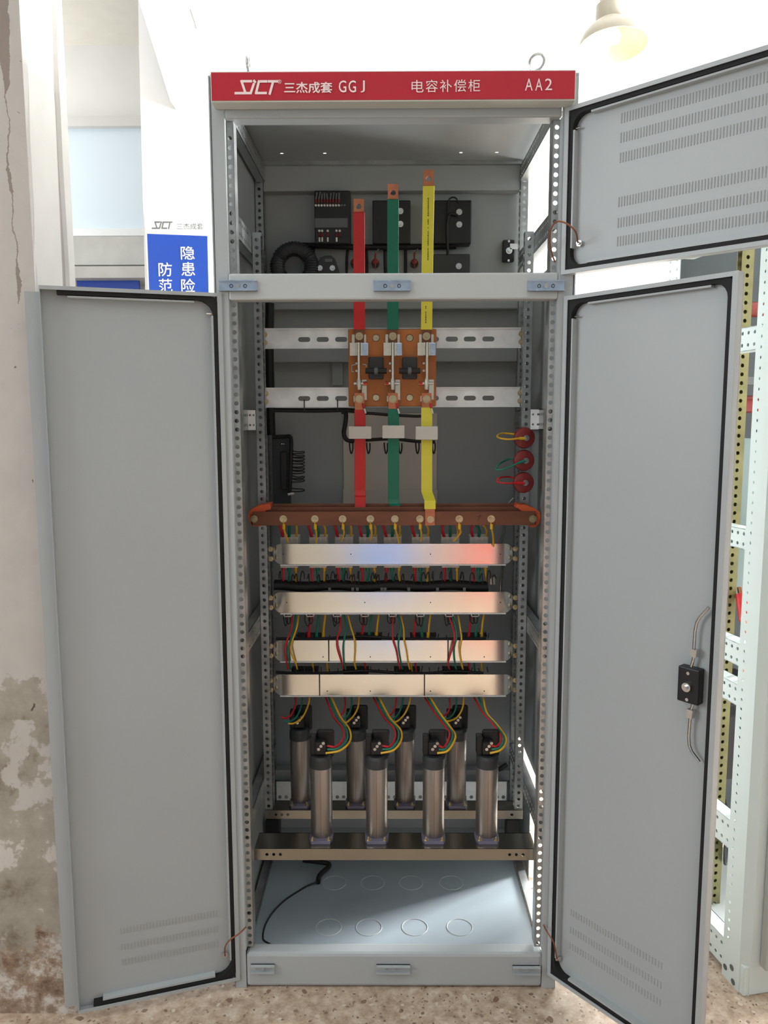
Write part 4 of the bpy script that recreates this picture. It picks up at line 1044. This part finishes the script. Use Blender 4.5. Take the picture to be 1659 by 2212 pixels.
# ammeter switch body with two screws, and three red-capped terminals
def poly_thing(pp, Y0, Y1, m, nm, lab, cat, parent=None):
    pl = [(at(x, y, Y0).x, at(x, y, Y0).z) for x, y in pp]
    xs = [p[0] for p in pl]; zs_ = [p[1] for p in pl]
    r = thing(nm, ((min(xs)+max(xs))/2, Y1, min(zs_)), lab, cat); build('housing', MB().prism(pl, (0, Y0, 0), (1, 0, 0), (0, 0, 1), -(Y1-Y0)), m, r, bev=.002); return r
r = poly_thing([(681, 590), (684, 572), (692, 556), (702, 552), (716, 552), (724, 560), (730, 578), (733, 592)], .54, .596, DARK, 'selector_switch', 'dark rounded selector switch back with two screws', 'switch')
a, b = at(702, 566, .539), at(718, 559, .539); build('label_plate', MB().box(a.x, b.x, .538, .54, a.z, b.z), MIDG, r)
for x in (691, 718): p = at(x, 579, .54); b = MB(); bolt(b, (p.x, .54, p.z), .0045, .004, 12); build('screw', b, STEEL, r, smooth=True)
for x, lab in ((765, 'red-capped indicator back half hidden by the red bar'), (810.5, 'red-capped indicator back between the red and green bars'), (895, 'red-capped indicator back between the green and yellow bars')):
    p = at(x, 568, .575); r = thing('indicator_back', (p.x, EY, p.z-.02), lab, 'indicator', 'indicator backs on the rear door')
    build('socket', MB().cyl((p.x, .575, p.z), (p.x, EY, p.z), .0115, 18), BLACK, r, smooth=True)
    build('red_cap', MB().lathe([(.0095, 0), (.0085, .006), (.003, .009)], (p.x, .575, p.z+.003), (0, -1, 0), 12), OXRED, r, smooth=True)
    build('red_tail', MB().tube([at(x, 564, .568), at(x, 552, .566), at(x+1, 546, .566)], .0028, 7, 2).tube([at(x, 571, .568), at(x, 582, .568)], .003, 7, 1, r2=.001), OXRED, r, smooth=True)
    build('number_sleeve', MB().cyl(at(x+1, 545, .566), at(x+8, 538, .566), .0024, 7), MIDG, r)
# toroidal spiral duct at left
c = at(634, 572, .52)
r = thing('coiled_duct', (c.x, .53, c.z-.05), 'coil of dark grey spiral-wrapped duct at the upper left', 'duct')
mb = MB()
R_ = .050; mb.torus((c.x, .545, c.z), (0, 1, 0), R_, .020, 40, 10)
for k in range(46):
    t = 2*math.pi*k/46; cc = Vector((c.x+R_*math.cos(t), .545, c.z+R_*math.sin(t))); mb.torus(cc, (-math.sin(t), 0, math.cos(t)), .0208, .0022, 10, 4)
build('spiral', mb, DARK, r, smooth=True)
# black looms of the upper compartment
def loom(pts, r_, lab, sm=4, Y=None, nm='cable_loom'):
    P = [at(x, y, Yv) for x, y, Yv in pts]; o = build(nm, MB().tube(P, r_, 9, sm), HARN, smooth=True); tag(o, lab, 'cable loom'); return o
loom([(650, 530, .585), (700, 531, .565), (780, 534, .57), (900, 533, .575), (985, 532, .58)], .0085, 'horizontal black loom below the controller and meters')
loom([(676, 532, .583), (674, 560, .585), (674, 600, .585)], .007, 'vertical black loom left of the selector switch')
loom([(752, 532, .583), (749, 560, .585), (749, 600, .585)], .004, 'thin vertical loom just left of the red bar')
loom([(790, 533, .583), (792, 560, .585), (792, 600, .585)], .005, 'thin vertical loom just right of the red bar')
loom([(832, 533, .583), (832, 560, .585), (833, 600, .585)], .005, 'thin vertical loom just left of the green bar')
loom([(876, 533, .583), (876, 560, .585), (876, 600, .585)], .005, 'thin vertical loom just right of the green bar')
loom([(988, 465, .54), (972, 462, .538), (966, 480, .538), (966, 520, .54), (967, 545, .545), (964, 600, .585)], .004, 'black loom running down over the right-hand meters')
loom([(991, 440, .54), (985, 428, .54), (975, 427, .54), (968, 437, .54), (966, 470, .538)], .0022, 'thin looped lead above the right-hand meter')
# lower looms
loom([(583, 655, .50), (582, 760, .50), (584, 860, .50), (586, 940, .50)], .013, 'thick vertical black loom beside the left middle post')
loom([(590, 886, .345), (680, 887, .345), (745, 886, .345), (778, 889, .34)], .006, 'black loom strung under the lower slotted rail')
loom([(738, 889, .345), (747, 893, .345), (746, 915, .345), (743, 935, .345), (748, 949, .345), (765, 954, .345)], .0062, 'black loom bending down left of the red bar')
loom([(760, 952, .345), (800, 950, .345), (850, 948, .345), (895, 953, .345), (940, 955, .345)], .0048, 'black loom running behind the three pale blocks')
loom([(780, 893, .29), (800, 893, .30), (836, 896, .30), (876, 898, .30), (908, 899, .30), (925, 893, .28)], .004, 'short black loom joining the lower switch terminals')
for i, x in enumerate((759, 796, 834, 865, 902, 937)):
    wl = ('left of the red bar', 'right of the red bar', 'left of the green bar', 'right of the green bar', 'left of the yellow bar', 'right of the yellow bar')[i]
    loom([(x-4, 956, .34), (x-3, 970, .338), (x, 980, .338), (x+3, 970, .338), (x+3, 957, .34)], .002, 'small hanging black loop just %s' % wl, nm='wire_loop')
for i, (x, y) in enumerate(((657, 0), (729, 0))):
    p = at(x, 863, .326); q = at(x, 888, .326)
    o = build('cable_tie', MB().box(p.x-.0013, p.x+.0013, .3245, .327, q.z, p.z), BLACK); tag(o, 'black cable tie on the lower slotted rail, %s of two' % ('left' if i == 0 else 'right'), 'cable tie')
# terminal strip at left
a, b = at(588, 1100, .47), at(622, 945, .47)
r = thing('terminal_strip', ((a.x+b.x)/2, .5, a.z), 'dark vertical terminal strip with black wire tails at left', 'terminal strip')
build('channel', MB().box(a.x, b.x, .49, .52, a.z, b.z), DARK, r, bev=.002)
p, q = at(607, 1058, .47), at(618, 976, .47)
build('terminal_row', MB().box(p.x, q.x, .47, .49, p.z, q.z), BLACK, r, bev=.002)
build('wire_bundle', MB().tube([at(588, 944, .47), at(615, 943, .47), at(628, 945, .465), at(629, 975, .462), at(628, 1020, .462), at(626, 1060, .465)], .0058, 8, 4), HARN, r, smooth=True)
for y in (975, 983, 990, 997, 1004, 1011, 1018, 1029, 1036, 1057):
    build('wire_tail', MB().tube([at(628, y-2, .462), at(644, y+random.uniform(-2, 2), .458), at(655, y, .458), at(657, y+3, .46), at(645, y+5, .463), at(622, y+5, .466)], .0017, 6, 4), BLACK, r, smooth=True)
build('number_sleeve', MB().cyl(at(622, 1068, .464), at(635, 1066, .464), .0034, 8), WHITE, r)
for x in (609, 613): p = at(x, 959, .489); build('rivet', MB().cyl((p.x, .488, p.z), (p.x, .49, p.z), .0018, 8), STEEL, r)

# three red stand-off insulators with looped leads
for (x, y, cn, lab, lp) in ((1134, 946, 'yellow', 'top', [(1134, 947), (1122, 947), (1100, 949), (1082, 947), (1074, 942), (1086, 936), (1112, 938)]), (1133, 995, 'green', 'middle', [(1135, 995), (1120, 1000), (1090, 1013), (1072, 1014), (1078, 1003), (1095, 993), (1110, 989)]), (1132, 1043, 'red', 'bottom', [(1134, 1044), (1115, 1043), (1092, 1044), (1074, 1040), (1080, 1032), (1098, 1030), (1112, 1033)])):
    p = at(x, y, .27); r = thing('standoff_insulator', (p.x, .29, p.z-.028), 'round dark red insulator, %s of three, with %s lead' % (lab, cn), 'insulator', 'red insulators on the right post')
    build('resin_body', MB().lathe([(.001, 0), (.016, .0008), (.0262, .006), (.0282, .014), (.0262, .022), (.022, .040)], (p.x, .266, p.z), (0, 1, 0), 30), OXRED, r, smooth=True)
    b = MB(); bolt(b, (p.x+.003, .266, p.z), .0045, .007); build('stud', b, STEEL, r, smooth=True)
    P = [at(a_, b_, .258 if k < 3 else .30 if k > 4 else .27) for k, (a_, b_) in enumerate(lp)]
    build('lead', MB().tube(P, .0024, 8, 5), MC[cn], r, smooth=True, label='%s looped lead' % cn)
    build('lug_sleeve', MB().cyl(P[0], P[1], .004, 8), MC[cn], r, smooth=True)
# earth cable lying on the pan
Zp = .0735
pts = [atz(645, 2056, Zp), atz(610, 2049, Zp), atz(575, 2035, Zp), atz(568, 2024, Zp), atz(573, 1998, Zp), atz(590, 1970, Zp), atz(615, 1945, Zp), atz(645, 1925, Zp), atz(665, 1913, Zp+.003), atz(687, 1905, Zp+.006)]
r = thing('earth_cable', pts[5], 'thin dark cable looping across the bottom pan from a thick black end', 'cable')
build('core', MB().tube(pts, .0024, 7, 5), BLACK, r, smooth=True)
build('thick_sheath', MB().tube([atz(687, 1906, Zp+.006), atz(691, 1890, Zp+.008), atz(708, 1874, Zp+.012), atz(710, 1866, Zp+.016), atz(690, 1862, Zp+.02), atz(655, 1858, Zp+.02)], .007, 9, 5), HARN, r, smooth=True)
# small black box feet at the rear and a dark grommet
for px, lab in ((588, 'left'), (1108, 'right')):
    a, b = at(px-14, 1808, .45), at(px+15, 1772, .45)
    o = build('rubber_block', MB().box(a.x, b.x, .45, .49, .0722, b.z), BLACK, bev=.002); tag(o, 'black block on the pan near the rear %s corner' % lab, 'block')
a, b = at(1076, 1664, .50), at(1096, 1652, .50)
o = build('black_clip', MB().bar(at(1077, 1663, .555), at(1095, 1651, .555), .012, .01), BLACK); o.parent = None; tag(o, 'small slanted black clip right of the front right capacitor', 'clip')

# ================================================================ the neighbouring cabinet on the right
Oc = Vector((.853, .006, 0)); v_ = Vector((-.188, .982, 0)).normalized(); u_ = Vector((v_.y, -v_.x, 0))
NX = Matrix(((u_.x, v_.x, 0, Oc.x), (u_.y, v_.y, 0, Oc.y), (0, 0, 1, 0), (0, 0, 0, 1)))   # local x = along its front, y = into depth
MIDW = mat('pale_inner_plate', (176, 190, 188), .45)
nc = thing('neighbour_cabinet', Oc+u_*.3+v_*.25, 'pale blue-white perforated cabinet frame standing at the right edge', 'cabinet')
def nb(nm, mb, m, **k): return build(nm, mb, m, nc, **k)
D_ = .46; WN = .8; HN = 2.2
mb = MB(NX); n = int((HN-.12)/.024)
mb.perf((0, .012, .1), (0, 1, 0), (0, 0, 1), 1, .036, n, .024, .0042, .002, mu=(.0, .0), mv=(0, HN-.1-n*.024))
mb.box(0, .002, -.018, .012, 0, HN); mb.box(-.0, .002, .012, .048, 0, .1)
mb.prism([(0, -.018), (.018, -.036), (.020, -.034), (.002, -.016)], (0, 0, 0), (1, 0, 0), (0, 1, 0), HN)
mb.box(.030, .032, -.0, .050, .1, HN); nb('front_post', mb, NWHITE)
mb = MB(NX); n = int((HN-.2)/.024)
mb.perf((0, D_-.08, .1), (0, 1, 0), (0, 0, 1), 2, .034, n, .024, .004, .002, mv=(0, HN-.1-n*.024)); mb.box(.002, .04, D_-.012, D_-.01, 0, HN)
nb('rear_post', mb, NWHITE)
for (z0, z1, m) in ((1.571, 1.627, NWHITE), (1.100, 1.150, NWHITE), (.812, .868, NWHITE), (.712, .766, NWHITE), (.338, .414, NWHITE), (.02, .098, NWHITE), (1.84, 1.89, NWHITE), (2.12, 2.18, NWHITE)):
    mb = MB(NX); mb.perf((.003, .048, z0), (0, 1, 0), (0, 0, 1), 15, (D_-.08-.048)/15, 2, (z1-z0)/2, .0046, .002)
    mb.box(.003, .04, .048, D_-.08, z1-.002, z1); mb.box(.003, .04, .048, D_-.08, z0, z0+.002)
    mb.box(.038, .04, .048, D_-.08, z0, z1)
    nb('side_rail', mb, m)
P0 = NX @ Vector((.06, 0, 0))
mb = MB(NX); mb.perf((.050, .19, .06), (1, 0, 0), (0, 0, 1), 1, .034, 88, .022, .0052, .002); mb.box(.082, .084, .19, .22, .06, 2.0); mb.box(.05, .084, .205, .207, .06, 2.0)
nb('middle_post', mb, YZINC)
nb('rear_panel', MB(NX).box(.004, WN, D_-.012, D_-.006, .10, 2.1), NDARK)
nb('bottom_pan', MB(NX).box(.004, WN, .0, D_-.02, .085, .09), GREYB)
nb('roof_panel', MB(NX).box(0, WN, -.03, D_, HN, HN+.01), NWHITE)
nb('base_plinth', MB(NX).box(.002, WN, -.034, .05, 0, .078), NWHITE, bev=.003)
nb('front_door', MB(NX).box(.040, WN, -.062, -.038, .082, HN-.05), NPANEL, bev=.003)
nb('door_jamb', MB(NX).box(.018, .060, -.036, -.02, .078, HN), NWHITE)
nb('inner_plate', MB(NX).box(.15, .155, .16, D_-.03, .93, 1.36), MIDW)
nb('crossbar', MB(NX).box(.08, .5, .24, .26, 1.50, 1.52), MIDG); nb('crossbar', MB(NX).box(.08, .5, .24, .26, .60, .63), MIDG)
nb('red_strip', MB(NX).box(.10, .104, .1, .115, .30, 1.9), OXRED)
def nthing(nm, mb, m, lab, cat, smooth=True):
    o = build(nm, mb, m, smooth=smooth); tag(o, lab, cat); return o
for i, (pts, rr2, lab) in enumerate((([(.11, .30, 1.70), (.15, .30, 1.70), (.3, .30, 1.70)], .020, 'red cable end seen high inside the right-hand cabinet'), ([(.10, .31, 1.44), (.15, .30, 1.45), (.3, .30, 1.45)], .024, 'red cable end seen at mid height inside the right-hand cabinet'))):
    nthing('red_cable', MB().tube([NX @ Vector(p) for p in pts], rr2, 12, 4), OXRED, lab, 'cable')
nthing('copper_lug_cable', MB().tube([NX @ Vector(p) for p in ((.07, .12, .70), (.075, .14, .90), (.10, .2, .97))], .006, 8, 4), COPPER, 'bare copper strand hanging inside the right-hand cabinet', 'cable')
nthing('red_boot', MB().tube([NX @ Vector(p) for p in ((.075, .135, .90), (.085, .17, .96))], .014, 10, 2), SRED, 'red boot on the copper strand inside the right-hand cabinet', 'boot')
nthing('black_breaker', MB(NX).box(.10, .2, .24, .34, .42, .70), BLACK, 'black breaker block low inside the right-hand cabinet', 'breaker', False)
mb = MB()
for k in range(4): mb.tube([NX @ Vector(p) for p in ((.10+k*.01, .20+k*.02, .36), (.07+k*.006, .16, .30), (.08+k*.01, .17+k*.01, .22), (.14, .24, .18+k*.01))], .004, 7, 5)
nthing('dark_cables', mb, BLACK, 'dark cables curling under the lowest shelf of the right-hand cabinet', 'cable')
# knocked-out paint scars on its base corner
for (y, z) in ((.02, .045), (.045, .028), (.012, .012)): nb('scar', MB(NX).cyl((-.0006, y-.01, z), (.0006, y-.01, z), .008, 9), MIDG)

# ================================================================ unseen plinth and crates added behind the viewpoint to tint the polished strips
PL = .27
o = build('reflection_plinth', MB().box(-.5, 1.1, -3.0, -2.45, 0, PL), mat('pale_wood', (188, 178, 158), .6, var=.08)); tag(o, 'low pale wooden plinth added behind the viewpoint for its reflection', 'plinth')
def crate(x, y, wd, dp, h, m, nm, lab):
    r = thing(nm, (x, y, PL), lab, 'crate')
    mb = MB(Matrix.Translation((0, 0, PL))).box(x-wd/2, x+wd/2, y-dp/2, y+dp/2, 0, .01)
    for (a, b, c, d) in ((x-wd/2, x+wd/2, y-dp/2, y-dp/2+.012), (x-wd/2, x+wd/2, y+dp/2-.012, y+dp/2), (x-wd/2, x-wd/2+.012, y-dp/2, y+dp/2), (x+wd/2-.012, x+wd/2, y-dp/2, y+dp/2)): mb.box(a, b, c, d, .01, h)
    mb.box(x-wd/2-.01, x+wd/2+.01, y-dp/2-.01, y-dp/2, h-.03, h).box(x-wd/2-.01, x+wd/2+.01, y+dp/2, y+dp/2+.01, h-.03, h)
    build('tub', mb, m, r, bev=.004)
crate(-.04, -2.75, .34, .4, .5, mat('sky_blue_plastic', (70, 130, 215), .5), 'blue_reflection_crate', 'blue plastic crate added behind the viewpoint for its reflection')
crate(.66, -2.7, .36, .4, .5, mat('coral_red_plastic', (196, 48, 46), .5), 'red_reflection_crate', 'red plastic crate added behind the viewpoint for its reflection')
kind(build('wall_front', MB().box(-5, 4, -5.5, -5.4, 0, 1.15), mat('front_room_dado', (196, 190, 176), .8)))
